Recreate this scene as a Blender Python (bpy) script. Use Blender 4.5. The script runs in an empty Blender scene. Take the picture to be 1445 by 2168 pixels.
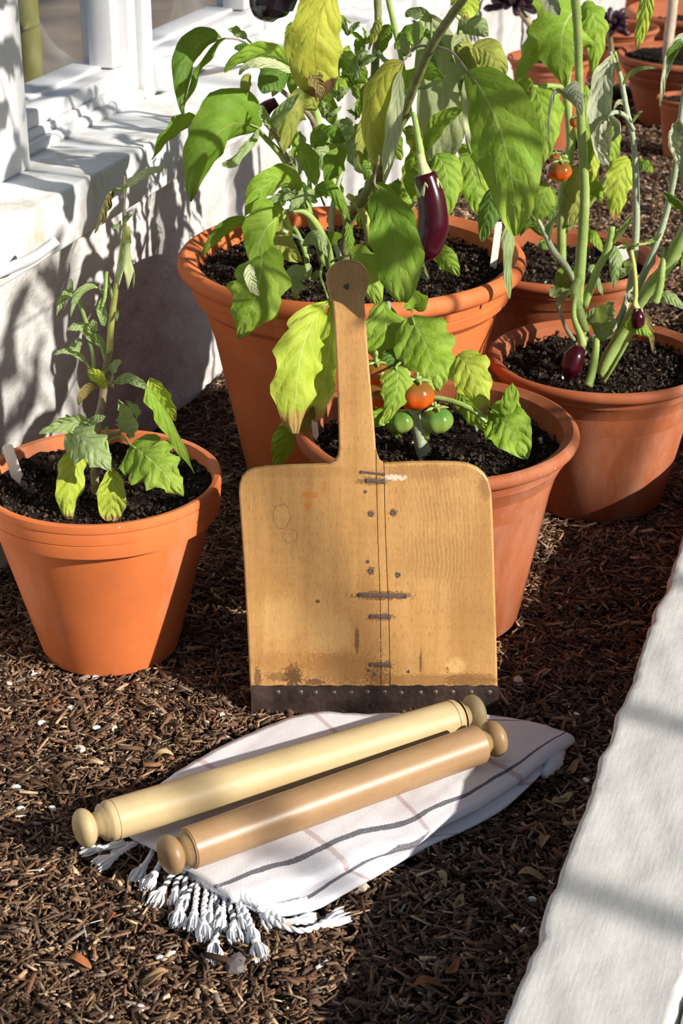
import bpy, math, random
import numpy as np
from mathutils import Vector, Matrix
random.seed(7); RNG = np.random.default_rng(7)
S = bpy.context.scene; COL = S.collection
# ------------------------------------------------------------------ camera
F_PX = 3800.0; PITCH = math.radians(25.1); CAM = Vector((0, 0, 1.0))
FW = Vector((0, math.cos(PITCH), -math.sin(PITCH))); UP = Vector((0, math.sin(PITCH), math.cos(PITCH))); RT = Vector((1, 0, 0))
cd = bpy.data.cameras.new('camera'); cam = bpy.data.objects.new('camera', cd); COL.objects.link(cam)
cd.sensor_fit = 'HORIZONTAL'; cd.sensor_width = 14.9; cd.lens = 14.9*F_PX/1445
cam.location = CAM; cam.rotation_euler = (math.radians(90)-PITCH, 0, 0); cd.clip_start = .05
cd.dof.use_dof = True; cd.dof.focus_distance = 1.86; cd.dof.aperture_fstop = 9
S.camera = cam
# ------------------------------------------------------------------ sky and sun
SUN_EL = math.radians(28); SUN_AZ = (0.85, -0.53)
w = bpy.data.worlds.new('world'); S.world = w; w.use_nodes = True
nt = w.node_tree; bg = nt.nodes['Background']; sky = nt.nodes.new('ShaderNodeTexSky')
sky.sky_type = 'NISHITA'; sky.sun_disc = False; sky.sun_elevation = SUN_EL
sky.sun_rotation = math.atan2(SUN_AZ[0], SUN_AZ[1])
nt.links.new(sky.outputs[0], bg.inputs[0]); bg.inputs[1].default_value = 0.066
sd = bpy.data.lights.new('sun', 'SUN'); so = bpy.data.objects.new('sun', sd); COL.objects.link(so)
sd.energy = 6.6; sd.color = (1.0, .93, .83); sd.angle = math.radians(.85)
SUN = Vector((SUN_AZ[0], SUN_AZ[1], 0)).normalized()*math.cos(SUN_EL) + Vector((0, 0, math.sin(SUN_EL)))
so.rotation_euler = SUN.to_track_quat('Z', 'Y').to_euler(); so.location = (3, -2, 4)
S.view_settings.view_transform = 'Standard'; S.view_settings.look = 'None'
S.view_settings.exposure = 0.12; S.view_settings.gamma = 1.0; S.view_settings.use_curve_mapping = False
# ------------------------------------------------------------------ picture point -> place in the room
WU = Vector((.3156, .9489, 0)); WN = Vector((.9489, -.3156, 0))        # along the wall / out of the wall into the room
def ray(x, y): return FW + RT*((x-722.5)/F_PX) + UP*((1084-y)/F_PX)
def aty(x, y, Y): r = ray(x, y); return CAM + r*(Y/r.y)
def atz(x, y, z=0.0): r = ray(x, y); return CAM + r*((z-1)/r.z)
def zc(P): return (P-CAM).dot(FW)
def px(P): return zc(P)/F_PX                                             # metres per pixel at a point
def un(u, n, z=0.0): v = WU*u + WN*n; return Vector((v.x, v.y, z))
def nz(x, y, s=0.0):
    return (np.sin(x*1.0+1.7*y+s)+np.sin(2.1*x-1.3*y+2*s+1)+.6*np.sin(-3.7*x+2.9*y+3*s)+.5*np.sin(5.3*x+4.1*y+s*5)+.3*np.sin(9.1*x-8.3*y+s))/3.4
# ------------------------------------------------------------------ materials
def C4(c): return (c[0], c[1], c[2], 1)
def srgb(r, g, b):
    f = lambda v: (v/255/12.92 if v/255 <= .04045 else ((v/255+.055)/1.055)**2.4)
    return (f(r), f(g), f(b))
class NT:
    def __init__(s, name, rough=.6, spec=.4):
        s.m = bpy.data.materials.new(name); s.m.use_nodes = True; s.t = s.m.node_tree
        s.b = s.t.nodes['Principled BSDF']; s.b.inputs['Roughness'].default_value = rough
        s.b.inputs['Specular IOR Level'].default_value = spec
    def n(s, typ, **k):
        o = s.t.nodes.new(typ)
        for a, v in k.items(): setattr(o, a, v)
        return o
    def l(s, a, b): s.t.links.new(a, b)
    def val(s, sock, v):
        if hasattr(v, 'is_output'): s.l(v, sock)
        else: sock.default_value = v
    def coord(s, kind='Object'): return s.n('ShaderNodeTexCoord').outputs[kind]
    def mp(s, vec, scale=(1, 1, 1), loc=(0, 0, 0)):
        o = s.n('ShaderNodeMapping'); s.l(vec, o.inputs[0]); o.inputs['Scale'].default_value = scale; o.inputs['Location'].default_value = loc
        return o.outputs[0]
    def noise(s, vec, sc=5, det=4, ro=.55, dis=0, out=0):
        o = s.n('ShaderNodeTexNoise'); s.l(vec, o.inputs['Vector']); o.inputs['Scale'].default_value = sc
        o.inputs['Detail'].default_value = det; o.inputs['Roughness'].default_value = ro; o.inputs['Distortion'].default_value = dis
        return o.outputs[out]
    def math(s, op, a, b=0.0, c=0.0, clamp=False):
        o = s.n('ShaderNodeMath', operation=op, use_clamp=clamp)
        for i, v in enumerate((a, b, c)): s.val(o.inputs[i], v)
        return o.outputs[0]
    def ramp(s, f, stops):
        o = s.n('ShaderNodeValToRGB'); s.l(f, o.inputs[0]); e = o.color_ramp.elements
        while len(e) < len(stops): e.new(.5)
        for i, (p, c) in enumerate(stops):
            e[i].position = p; e[i].color = C4(c) if hasattr(c, '__len__') else (c, c, c, 1)
        return o.outputs[0]
    def mix(s, f, a, b, mode='MIX'):
        o = s.n('ShaderNodeMix', data_type='RGBA', blend_type=mode); s.val(o.inputs[0], f)
        for i, v in ((6, a), (7, b)): s.val(o.inputs[i], C4(v) if isinstance(v, tuple) else v)
        return o.outputs[2]
    def sep(s, vec): o = s.n('ShaderNodeSeparateXYZ'); s.l(vec, o.inputs[0]); return o.outputs
    def bump(s, h, st=.3, d=.002):
        o = s.n('ShaderNodeBump'); s.l(h, o.inputs['Height']); o.inputs['Strength'].default_value = st; o.inputs['Distance'].default_value = d
        s.l(o.outputs[0], s.b.inputs['Normal']); return o
    def color(s, c): s.val(s.b.inputs['Base Color'], C4(c) if isinstance(c, tuple) else c)

def plain(name, c, rough=.6, var=.15, sc=30, bump=.15, spec=.4, metal=0, bd=.001):
    k = NT(name, rough, spec); v = k.coord(); f = k.noise(v, sc, 5)
    k.color(k.ramp(f, [(.25, tuple(x*(1-var) for x in c)), (.75, tuple(min(1, x*(1+var)) for x in c))]))
    k.b.inputs['Metallic'].default_value = metal
    if bump: k.bump(k.noise(v, sc*4, 4), bump, bd)
    return k.m
def terracotta(name, c=(.56, .205, .078), bloom=.35, seed=0):
    k = NT(name, .72, .35); v = k.mp(k.coord(), (1, 1, 1), (seed, seed*2, 0))
    base = k.ramp(k.noise(v, 7, 6, .6), [(.3, tuple(x*.82 for x in c)), (.7, tuple(x*1.12 for x in c))])
    st = k.noise(k.mp(v, (9, 9, 2)), 1.4, 5, .65)
    base = k.mix(k.math('MULTIPLY', k.ramp(st, [(.52, 0.0), (.75, 1.0)]), bloom), base, (.66, .42, .30))
    fl = k.noise(v, 160, 2); base = k.mix(k.ramp(fl, [(.76, 0.0), (.8, .8)]), base, (.75, .6, .5))
    dk = k.noise(v, 55, 4); base = k.mix(k.ramp(dk, [(.68, 0.0), (.78, .55)]), base, (.2, .07, .03))
    k.color(base); k.bump(k.noise(v, 220, 4), .12, .001); return k.m
def white_paint(name, stain=.35, sc=6, bump=.35, c=(.83, .83, .81), bd=.003, moss=0):
    k = NT(name, .55, .4); v = k.coord()
    f = k.noise(v, sc, 7, .65)
    col = k.ramp(f, [(.25, tuple(x*(1-stain*.55) for x in c)), (.55, c)])
    if moss:
        g = k.noise(v, 16, 6, .7); col = k.mix(k.math('MULTIPLY', k.ramp(g, [(.5, 0.0), (.68, 1.0)]), moss), col, (.42, .34, .2))
    sp = k.noise(v, 120, 2); col = k.mix(k.ramp(sp, [(.74, 0.0), (.79, .5)]), col, (.35, .31, .26))
    k.color(col); k.bump(k.noise(v, 22, 7, .6), bump, bd); return k.m
def soil_mat(name, c):
    k = NT(name, .95, .15); v = k.coord()
    k.color(k.ramp(k.noise(v, 130, 6, .7), [(.3, tuple(x*.35 for x in c)), (.6, c), (.85, tuple(x*2.4 for x in c))]))
    k.bump(k.noise(v, 190, 6, .7), .9, .004); return k.m
def attr_mat(name, rough=.85):
    k = NT(name, rough, .25); a = k.n('ShaderNodeAttribute', attribute_name='Col'); v = k.coord()
    f = k.noise(v, 400, 3); k.color(k.mix(k.ramp(f, [(.35, 0.0), (.7, .45)]), a.outputs[0], (.04, .025, .016), 'MIX'))
    k.bump(f, .3, .0006); return k.m

def leaf_mat(name, top, under, vein, patch=None, pamt=.5, spots=.4, trans=.29, dusty=0, tipc=None):
    k = NT(name, .6, .2); uv = k.coord('UV'); ob = k.coord('Object'); s = k.sep(uv)
    ax = k.math('ABSOLUTE', k.math('SUBTRACT', s[0], .5))
    mid = k.math('LESS_THAN', ax, k.math('MULTIPLY_ADD', s[1], -.010, .018))
    # side veins sweep forward from the midrib, a little irregular
    wob = k.math('MULTIPLY_ADD', k.noise(uv, 5, 2), .14, s[1])
    ph = k.math('FRACT', k.math('MULTIPLY', k.math('MULTIPLY_ADD', ax, -.55, wob), 6.2))
    lat = k.math('LESS_THAN', k.math('ABSOLUTE', k.math('SUBTRACT', ph, .5)), k.math('MULTIPLY_ADD', ax, -.05, .038))
    vm = k.math('MAXIMUM', mid, k.math('MULTIPLY', lat, .6))
    big = k.noise(ob, 28, 4, .6)
    t = k.mix(k.ramp(big, [(.3, 0.0), (.7, 1.0)]), tuple(x*.82 for x in top), tuple(min(1, x*1.15) for x in top))
    if patch: t = k.mix(k.math('MULTIPLY', k.ramp(k.noise(ob, 17, 3, .5), [(.45, 0.0), (.62, 1.0)]), pamt), t, patch)
    if tipc:
        tf = k.math('MULTIPLY_ADD', k.noise(ob, 60, 3), .18, s[1]); t = k.mix(k.ramp(tf, [(.97, 0.0), (1.06, 1.0)]), t, tipc)
    t = k.mix(k.math('MULTIPLY', vm, .55), t, vein)
    if spots: t = k.mix(k.ramp(k.noise(ob, 210, 2), [(.735, 0.0), (.76, spots)]), t, (.06, .035, .015))
    if dusty: t = k.mix(k.math('MULTIPLY', k.ramp(k.noise(ob, 60, 4), [(.35, 0.0), (.7, 1.0)]), dusty), t, (.5, .56, .42))
    u = k.mix(k.math('MULTIPLY', vm, .7), under, tuple(min(1, x*1.35) for x in under))
    bf = k.n('ShaderNodeNewGeometry').outputs['Backfacing']
    col = k.mix(bf, t, u); k.color(col)
    # between the side veins the blade swells a little
    sw = k.math('SINE', k.math('MULTIPLY', ph, math.pi)); h = k.math('ADD', k.math('MULTIPLY', sw, .6), k.math('ADD', k.math('MULTIPLY', mid, -.8), k.math('MULTIPLY', k.noise(ob, 90, 4), .9)))
    k.bump(h, .8, .0022)
    tr = k.n('ShaderNodeBsdfTranslucent'); k.l(k.mix(.35, col, (.62, .75, .03), 'MIX'), tr.inputs[0])
    mx = k.n('ShaderNodeMixShader'); mx.inputs[0].default_value = trans
    out = [n for n in k.t.nodes if n.type == 'OUTPUT_MATERIAL'][0]
    k.l(k.b.outputs[0], mx.inputs[1]); k.l(tr.outputs[0], mx.inputs[2]); k.l(mx.outputs[0], out.inputs[0])
    return k.m
GV = (.40, .50, .20)
LM = {
 'g': leaf_mat('leaf_green', (.135, .265, .024), (.34, .42, .22), (.30, .29, .12), (.30, .40, .07), .5, .7),
 'b': leaf_mat('leaf_bright', (.215, .37, .035), (.42, .52, .24), (.50, .60, .25), (.42, .52, .09), .5, .4),
 'l': leaf_mat('leaf_lime', (.40, .52, .05), (.50, .58, .24), (.62, .70, .30), (.56, .60, .12), .6, .5, tipc=(.45, .3, .1)),
 'y': leaf_mat('leaf_yellowing', (.46, .47, .06), (.60, .58, .30), (.30, .22, .05), (.33, .42, .06), .6, .9, tipc=(.12, .05, .03)),
 'd': leaf_mat('leaf_dark', (.09, .19, .025), (.26, .32, .18), (.22, .3, .14), (.14, .24, .06), .5, .7),
 's': leaf_mat('leaf_grey_green', (.25, .36, .12), (.43, .49, .34), (.46, .52, .36), (.30, .42, .12), .5, .2, dusty=.35),
 'p': leaf_mat('leaf_pale', (.52, .58, .33), (.52, .56, .36), (.62, .66, .42), None, 0, .2),
 'v': leaf_mat('leaf_veined_underside', (.33, .38, .20), (.33, .38, .20), (.50, .54, .30), (.40, .42, .18), .5, .3),
 't': leaf_mat('leaf_tomato', (.24, .40, .03), (.36, .46, .20), (.36, .52, .18), (.34, .50, .10), .6, .15),
 'o': leaf_mat('leaf_olive', (.30, .34, .07), (.34, .36, .10), (.44, .42, .14), (.40, .40, .08), .6, .5),
 'x': leaf_mat('leaf_dried', (.40, .42, .29), (.47, .47, .35), (.53, .52, .38), (.30, .33, .2), .6, .3, trans=.2, dusty=.3),
 'k': leaf_mat('leaf_browned', (.22, .17, .06), (.45, .42, .22), (.10, .06, .03), (.05, .03, .015), .8, .9, trans=.15),
}
def stem_mat(name, a, b, fuzz=.3):
    k = NT(name, .6, .3); v = k.coord(); f = k.noise(v, 45, 4)
    c = k.ramp(f, [(.3, a), (.7, b)])
    c = k.mix(k.ramp(k.noise(v, 420, 2), [(.6, 0.0), (.7, fuzz)]), c, (.75, .76, .6)); k.color(c)
    k.bump(k.noise(v, 500, 2), .3, .0007); return k.m
ST = {'g': stem_mat('stem_green', (.22, .33, .07), (.36, .46, .14)), 'b': stem_mat('stem_brown_green', (.12, .12, .05), (.24, .27, .09)),
      's': stem_mat('stem_grey', (.26, .33, .20), (.42, .47, .32), .5), 'y': stem_mat('stem_yellow', (.40, .42, .09), (.52, .52, .16), .15),
      'w': stem_mat('stem_woody', (.16, .12, .06), (.40, .33, .20), .2), 'u': stem_mat('stem_purplish', (.18, .12, .10), (.36, .34, .22), .5)}
def wood(name, c1, c2, cd_, us=26, vs=2.0, rough=.5, fleck=.35):
    """grain runs along V (metres in UV)"""
    k = NT(name, rough, .4); uv = k.coord('UV')
    g = k.noise(k.mp(uv, (us, vs, 1)), 3, 6, .6, .4); col = k.ramp(g, [(.25, c1), (.75, c2)])
    fl = k.noise(k.mp(uv, (900, 110, 1)), 1, 2); col = k.mix(k.math('MULTIPLY', k.ramp(fl, [(.55, 0.0), (.75, 1.0)]), fleck), col, cd_)
    bl = k.noise(uv, 14, 4, .6); col = k.mix(k.ramp(bl, [(.45, 0.0), (.8, .5)]), col, tuple(x*.62 for x in c1))
    k.color(col); k.bump(k.noise(k.mp(uv, (700, 60, 1)), 1, 3), .12, .0006); return k
M = {}
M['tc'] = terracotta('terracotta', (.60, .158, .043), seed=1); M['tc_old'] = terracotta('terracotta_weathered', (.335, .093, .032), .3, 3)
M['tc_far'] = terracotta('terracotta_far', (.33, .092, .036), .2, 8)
M['wall'] = white_paint('painted_masonry', .45, 3.5, .9, (.60, .59, .58), .012)
M['wood_white'] = white_paint('white_gloss_joinery', .2, 8, .15, (.72, .73, .75), .002, .15)
M['sill'] = white_paint('white_sill', .25, 5, .2, (.66, .68, .70), .002, .7)
k = NT('whitewashed_kerb', .6, .35); uv = k.coord('UV'); ob = k.coord()
c_ = k.ramp(k.noise(k.mp(uv, (60, 6, 1)), 1, 6, .65), [(.25, (.565, .56, .535)), (.6, (.605, .60, .575))])
c_ = k.mix(k.ramp(k.noise(ob, 26, 5, .7), [(.60, 0.0), (.78, .5)]), c_, (.50, .46, .38)); c_ = k.mix(k.ramp(k.noise(ob, 150, 2), [(.75, 0.0), (.79, .5)]), c_, (.30, .26, .2))
k.color(c_); h_ = k.math('ADD', k.math('MULTIPLY', k.noise(k.mp(uv, (300, 26, 1)), 1, 5), .22), k.noise(ob, 24, 6, .65)); k.bump(h_, .42, .004); M['kerb'] = k.m
M['soil'] = soil_mat('potting_soil', (.022, .015, .011)); M['earth'] = soil_mat('mulch_earth', (.035, .022, .015))
M['chip'] = attr_mat('bark_chips'); M['label'] = plain('white_plastic', (.80, .80, .74), .4, .06)
M['outside'] = plain('outside_paving', (.085, .065, .048), .9, .75, 3.2, .4)
M['path'] = plain('path_slab', (.62, .60, .55), .8, .1)
M['egg'] = plain('aubergine_skin', (.040, .0015, .007), .24, .5, 12, 0, .35)
M['egg_black'] = plain('aubergine_black', (.012, .008, .014), .12, .3, 12, 0, .6)
M['calyx'] = stem_mat('calyx', (.40, .46, .18), (.58, .62, .34), .2)
def tomato_mat(n, top, low):
    k = NT(n, .22, .5); v = k.coord('UV'); s = k.sep(v)
    f = k.math('MULTIPLY_ADD', k.noise(k.coord(), 60, 3), .3, s[1])
    k.color(k.ramp(f, [(.45, low), (.95, top)])); return k.m
M['tom_o'] = tomato_mat('tomato_orange', (.20, .085, .012), (.72, .10, .006)); M['tom_g'] = tomato_mat('tomato_green', (.09, .20, .03), (.24, .34, .07))
k = wood('pin_pale_wood', (.48, .355, .18), (.57, .45, .25), (.30, .19, .08), 20, 3, .5, .25); M['pin_pale'] = k.m
k = wood('pin_brown_wood', (.31, .185, .092), (.395, .25, .128), (.17, .085, .04), 20, 3, .38, .3); M['pin_brown'] = k.m
k = wood('pin_knob_wood', (.25, .155, .07), (.34, .22, .11), (.14, .07, .03), 20, 3, .42, .25); M['pin_knob'] = k.m
k = wood('pin_pale_knob', (.44, .325, .17), (.54, .42, .23), (.25, .16, .07), 20, 3, .5, .2); M['pin_pale_knob'] = k.m
M['iron'] = plain('rusty_iron', (.060, .038, .031), .55, .75, 45, .7, .5, .55); M['rivet'] = plain('worn_rivet', (.16, .12, .10), .45, .3, 90, .3, .5, .6)
M['staple'] = plain('old_staple', (.10, .075, .065), .55, .4, 200, .3)
M['hole'] = plain('nail_hole', (.012, .008, .006), .9, .1)
M['tassel'] = plain('white_cotton', (.82, .83, .86), .9, .06, 300, .2); M['cord_dark'] = plain('dark_thread', (.06, .065, .08), .9, .1)
M['trunk'] = stem_mat('pale_bark', (.42, .33, .24), (.58, .48, .38), .2)
M['lichen'] = plain('lichen_post', (.13, .125, .015), .9, .35, 18, .3)
M['aeon'] = plain('dark_succulent', (.045, .018, .030), .35, .5, 20, 0, .5)
k = NT('window_glass', .03, .5); out = [n for n in k.t.nodes if n.type == 'OUTPUT_MATERIAL'][0]
gl = k.n('ShaderNodeBsdfGlossy'); gl.inputs['Roughness'].default_value = .04; tp = k.n('ShaderNodeBsdfTransparent'); lw = k.n('ShaderNodeLayerWeight'); lw.inputs[0].default_value = .5; frv = k.math('MULTIPLY_ADD', k.math('POWER', lw.outputs['Facing'], 4.0), .22, .03)
mx = k.n('ShaderNodeMixShader'); k.l(frv, mx.inputs[0]); k.l(tp.outputs[0], mx.inputs[1]); k.l(gl.outputs[0], mx.inputs[2]); k.l(mx.outputs[0], out.inputs[0]); M['glass'] = k.m
# ------------------------------------------------------------------ objects
WL = {}
def link(o, parent, base):
    COL.objects.link(o)
    if parent: o.parent = parent; o.location = base - WL[parent]
    else: o.location = base
    WL[o] = base
def tag(o, label=None, cat=None, group=None, kind=None):
    for a, v in (('label', label), ('category', cat), ('group', group), ('kind', kind)):
        if v: o[a] = v
    return o
def empty(name, base, label, cat, group=None):
    o = bpy.data.objects.new(name, None); o.empty_display_size = .05; link(o, None, Vector(base)); return tag(o, label, cat, group)
class MB:
    def __init__(s): s.v = []; s.f = []; s.uv = []; s.mi = []
    def add(s, v, f, uv=None, mi=0):
        b = len(s.v); s.v += [Vector(p) for p in v]; s.f += [tuple(i+b for i in q) for q in f]
        s.uv += list(uv) if uv else [(0, 0)]*len(v); s.mi += [mi]*len(f); return s
    def build(s, name, mats, parent=None, smooth=True, bevel=0, solid=0, sub=0, auto=None):
        zs = min(p.z for p in s.v); c = Vector((sum(p.x for p in s.v)/len(s.v), sum(p.y for p in s.v)/len(s.v), zs))
        me = bpy.data.meshes.new(name); me.from_pydata([tuple(p-c) for p in s.v], [], s.f)
        for m in (mats if isinstance(mats, (list, tuple)) else [mats]): me.materials.append(m)
        ul = me.uv_layers.new(name='UVMap'); li = np.zeros(len(me.loops), dtype=np.int32); me.loops.foreach_get('vertex_index', li)
        ul.data.foreach_set('uv', np.array(s.uv, dtype=np.float32)[li].ravel())
        me.polygons.foreach_set('material_index', s.mi); me.polygons.foreach_set('use_smooth', [smooth]*len(s.f)); me.update()
        if auto: me.set_sharp_from_angle(angle=math.radians(auto))
        o = bpy.data.objects.new(name, me); link(o, parent, c)
        if bevel: b = o.modifiers.new('bevel', 'BEVEL'); b.width = bevel; b.segments = 2; b.limit_method = 'ANGLE'
        if solid: q = o.modifiers.new('solid', 'SOLIDIFY'); q.thickness = solid; q.offset = 0
        if sub: q = o.modifiers.new('sub', 'SUBSURF'); q.levels = sub; q.render_levels = sub
        return o
def box(mb, c, ax, ay, az, hx, hy, hz, mi=0):
    c = Vector(c); v = [c+ax*(hx*i)+ay*(hy*j)+az*(hz*k) for i in (-1, 1) for j in (-1, 1) for k in (-1, 1)]
    mb.add(v, [(0, 1, 3, 2), (4, 6, 7, 5), (0, 4, 5, 1), (2, 3, 7, 6), (0, 2, 6, 4), (1, 5, 7, 3)], None, mi); return mb
def ubox(mb, u0, u1, n0, n1, z0, z1): return box(mb, un((u0+u1)/2, (n0+n1)/2, (z0+z1)/2), WU, WN, Vector((0, 0, 1)), abs(u1-u0)/2, abs(n1-n0)/2, abs(z1-z0)/2)
def spline(P, n):
    P = [Vector(p) for p in P]
    if len(P) == 2: return [P[0].lerp(P[1], i/n) for i in range(n+1)]
    Q = [P[0]*2-P[1]]+P+[P[-1]*2-P[-2]]; out = []; m = len(P)-1
    for i in range(n+1):
        t = i/n*m; k_ = min(int(t), m-1); t -= k_; a, b, c, d = Q[k_:k_+4]
        out.append(.5*((2*b)+(c-a)*t+(2*a-5*b+4*c-d)*t*t+(3*b-a-3*c+d)*t**3))
    return out
def tube(mb, P, R, n=None, sides=8, mi=0, cap=True, wob=0):
    n = n or max(4, 3*(len(P)-1)); pts = spline(P, n); rr = np.interp(np.linspace(0, 1, n+1), np.linspace(0, 1, len(R)), R)
    v, uv, f = [], [], []; T = (pts[1]-pts[0]).normalized(); A = T.orthogonal().normalized(); L = 0
    for i, p in enumerate(pts):
        T = (pts[min(i+1, n)]-pts[max(i-1, 0)]).normalized(); A = (A-T*A.dot(T)).normalized(); B = T.cross(A)
        if i: L += (p-pts[i-1]).length
        for j in range(sides):
            a = 2*math.pi*j/sides; r = rr[i]*(1+wob*math.sin(3.1*i+2*j)); v.append(p+(A*math.cos(a)+B*math.sin(a))*r); uv.append((rr[i]*a, L))
    for i in range(n):
        for j in range(sides):
            k_ = (j+1) % sides; f.append((i*sides+j, i*sides+k_, (i+1)*sides+k_, (i+1)*sides+j))
    if cap: f.append(tuple(range(sides))[::-1]); f.append(tuple(n*sides+j for j in range(sides)))
    mb.add(v, f, uv, mi); return mb
def lathe(mb, c, prof, seg=72, axis=None, fn=None, mi=0, uvs=None):
    c = Vector(c); Z = Vector(axis).normalized() if axis else Vector((0, 0, 1)); X = Z.orthogonal().normalized() if axis else Vector((1, 0, 0)); Y = Z.cross(X)
    v, uv, f = [], [], []; m = len(prof); L = 0; z0 = prof[0][1]; z1 = max(p[1] for p in prof); z0 = min(p[1] for p in prof)
    for i, (r, z) in enumerate(prof):
        if i: L += math.hypot(r-prof[i-1][0], z-prof[i-1][1])
        for j in range(seg):
            a = 2*math.pi*j/seg; q = r*(fn(a, i/(m-1)) if fn else 1); v.append(c+(X*math.cos(a)+Y*math.sin(a))*q+Z*z)
            uv.append((r*a, L) if not uvs else (j/seg, (z-z0)/max(1e-6, z1-z0)))
    for i in range(m-1):
        for j in range(seg): k_ = (j+1) % seg; f.append((i*seg+j, i*seg+k_, (i+1)*seg+k_, (i+1)*seg+j))
    mb.add(v, f, uv, mi); return mb
# ================================================================== THE SETTING
def grid_un(u0, u1, nu, n0, n1, nn, zf):
    u = np.linspace(u0, u1, nu); n = np.linspace(n0, n1, nn); U, N = np.meshgrid(u, n, indexing='ij'); Z = zf(U, N)
    v = [un(a, b, c) for a, b, c in zip(U.ravel(), N.ravel(), Z.ravel())]
    f = [(i*nn+j, (i+1)*nn+j, (i+1)*nn+j+1, i*nn+j+1) for i in range(nu-1) for j in range(nn-1)]
    return v, [q[::-1] for q in f]
def floor_z(u, n): return .004*nz(u*17, n*17, 1)+.003*nz(u*60, n*60, 2)-.004
v, f = grid_un(.35, 6.2, 300, -1.03, -.15, 60, floor_z)
floor = tag(MB().add(v, [q[::-1] for q in f]).build('floor', M['earth']), 'dark mulch covered bed between the white wall and kerb', None, None, 'structure')
def z_of(P): return float(floor_z(P.dot(WU), P.dot(WN)))
# left wall: lumpy painted masonry under the sill
nu_, nz_ = 240, 30; vv = []; ff = []
for i in range(nu_):
    for j in range(nz_):
        u = .3+i/(nu_-1)*6; z = -.02+j/(nz_-1)*.40
        d = .006*nz(u*9, z*22, 3)+.003*nz(u*31, z*70, 5)+.008*max(0, 1-z/.08)*abs(nz(u*20, z*20, 9))
        vv.append(un(u, -1.022+float(d), z))
ff = [(i*nz_+j, (i+1)*nz_+j, (i+1)*nz_+j+1, i*nz_+j+1) for i in range(nu_-1) for j in range(nz_-1)]
mb = MB().add(vv, ff); ubox(mb, .3, 6.3, -1.20, -1.03, -.1, .372)
tag(mb.build('wall_left', M['wall'], auto=40), 'low lumpy white painted masonry wall under the sill', None, None, 'structure')
mb = MB(); ubox(mb, .3, 6.3, -1.26, -.985, .364, .434)
tag(mb.build('trim_1', M['sill'], bevel=.004), 'white sill slab with mossy stains on its top', None, None, 'structure')
# window joinery on the sill: bottom rail, posts, panes
def window(name, u0, u1, lab):
    mb = MB()
    ubox(mb, u0, u1, -1.135, -1.112, .434, .460); ubox(mb, u0, u1, -1.152, -1.118, .460, .482); ubox(mb, u0, u1, -1.20, -1.150, .434, .487)
    o = tag(mb.build(name, M['wood_white'], bevel=.003), lab, None, None, 'structure')
    mb = MB(); ubox(mb, u0, u1, -1.158, -1.154, .480, 1.25); mb.build('pane', M['glass'], o)
    mb = MB(); ubox(mb, u0, u1, -1.175, -1.125, 1.25, 1.31); mb.build('top_rail', M['wood_white'], o, bevel=.003)
    mb = MB()
    for k_ in range(2): a = u0+k_*(u1-u0-.024); ubox(mb, a, a+.024, -1.168, -1.128, .484, 1.25)
    mb.build('sash_stile', M['wood_white'], o, bevel=.003)
    return o
W1 = window('window_1', 2.005, 2.385, 'white framed pane nearest the camera above the sill')
W2 = window('window_2', 2.455, 2.90, 'white framed pane second along the wall')
W3 = window('window_3', 2.97, 3.41, 'white framed pane third along the wall'); W4 = window('window_4', 3.48, 3.92, 'white framed pane fourth along the wall')
W0 = window('window_5', 1.45, 1.85, 'white framed pane left of the wide post')
mb = MB(); ubox(mb, 1.86, 2.005, -1.19, -1.085, .434, 1.4); ubox(mb, 1.885, 1.99, -1.09, -1.072, .434, 1.4)
tag(mb.build('trim_2', M['wood_white'], bevel=.004), 'wide white corner post standing on the sill', None, None, 'structure')
for i, u in enumerate((2.385, 2.90, 3.41, 3.92)):
    mb = MB(); ubox(mb, u, u+.07, -1.19, -1.112, .434, 1.4); ubox(mb, u+.02, u+.05, -1.115, -1.098, .434, 1.4)
    tag(mb.build('trim_%d' % (3+i), M['wood_white'], bevel=.004), 'white upright number %d of the glazing from the wide post' % (i+1), None, None, 'structure')
mb = MB()
tube(mb, [un(2.0, -1.108, .441), un(2.4, -1.108, .441)], [.009, .009], 20, 8, wob=.05); tube(mb, [un(2.43, -1.105, .441), un(4.2, -1.105, .441)], [.008, .008], 30, 8, wob=.05)
tag(mb.build('trim_7', M['sill']), 'rounded mortar bead along the back of the sill', None, None, 'structure')
# brick courses glimpsed far right behind the pots
mb = MB(); ubox(mb, 6.0, 6.2, -1.1, 3.2, -.05, .9)
tag(mb.build('wall_back', M['tc_far'], bevel=.003), 'red end wall far behind the stacked pots', None, None, 'structure')
# white kerb along the right of the bed
def kerb_z(u, n): return .098+.0016*nz(u*14, n*40, 4)+.0008*nz(u*50, n*90, 6)
nu_, nn_ = 420, 26; vv = []; kuv = []
for i in range(nu_):
    u = .3+i/(nu_-1)*5.7; e = -.2145+.0035*float(nz(u*28, 0, 2))+.0022*float(nz(u*80, 1, 4))+.0012*float(nz(u*210, 3, 2))
    for j in range(nn_):
        if j < 3: n, z = e+(.0, .0, .0015)[j], (-.03, .090, .0958)[j]
        else: t = (j-3)/(nn_-4); n = e+.005+t*(.122-.005); z = float(kerb_z(u, n))
        if j == nn_-1: z = .03
        vv.append(un(u, n, z)); kuv.append((n, u))
ff = [(i*nn_+j, i*nn_+j+1, (i+1)*nn_+j+1, (i+1)*nn_+j) for i in range(nu_-1) for j in range(nn_-1)]
tag(MB().add(vv, [q[::-1] for q in ff], kuv).build('trim_8', M['kerb']), 'white painted kerb stone along the right of the bed', None, None, 'structure')
mb = MB(); ubox(mb, .3, 6, -.092, -.070, -.03, .088); ubox(mb, .3, 6, -.062, .03, -.03, .101)
tag(mb.build('trim_9', M['kerb'], bevel=.004), 'second white timber beside the kerb', None, None, 'structure')
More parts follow.
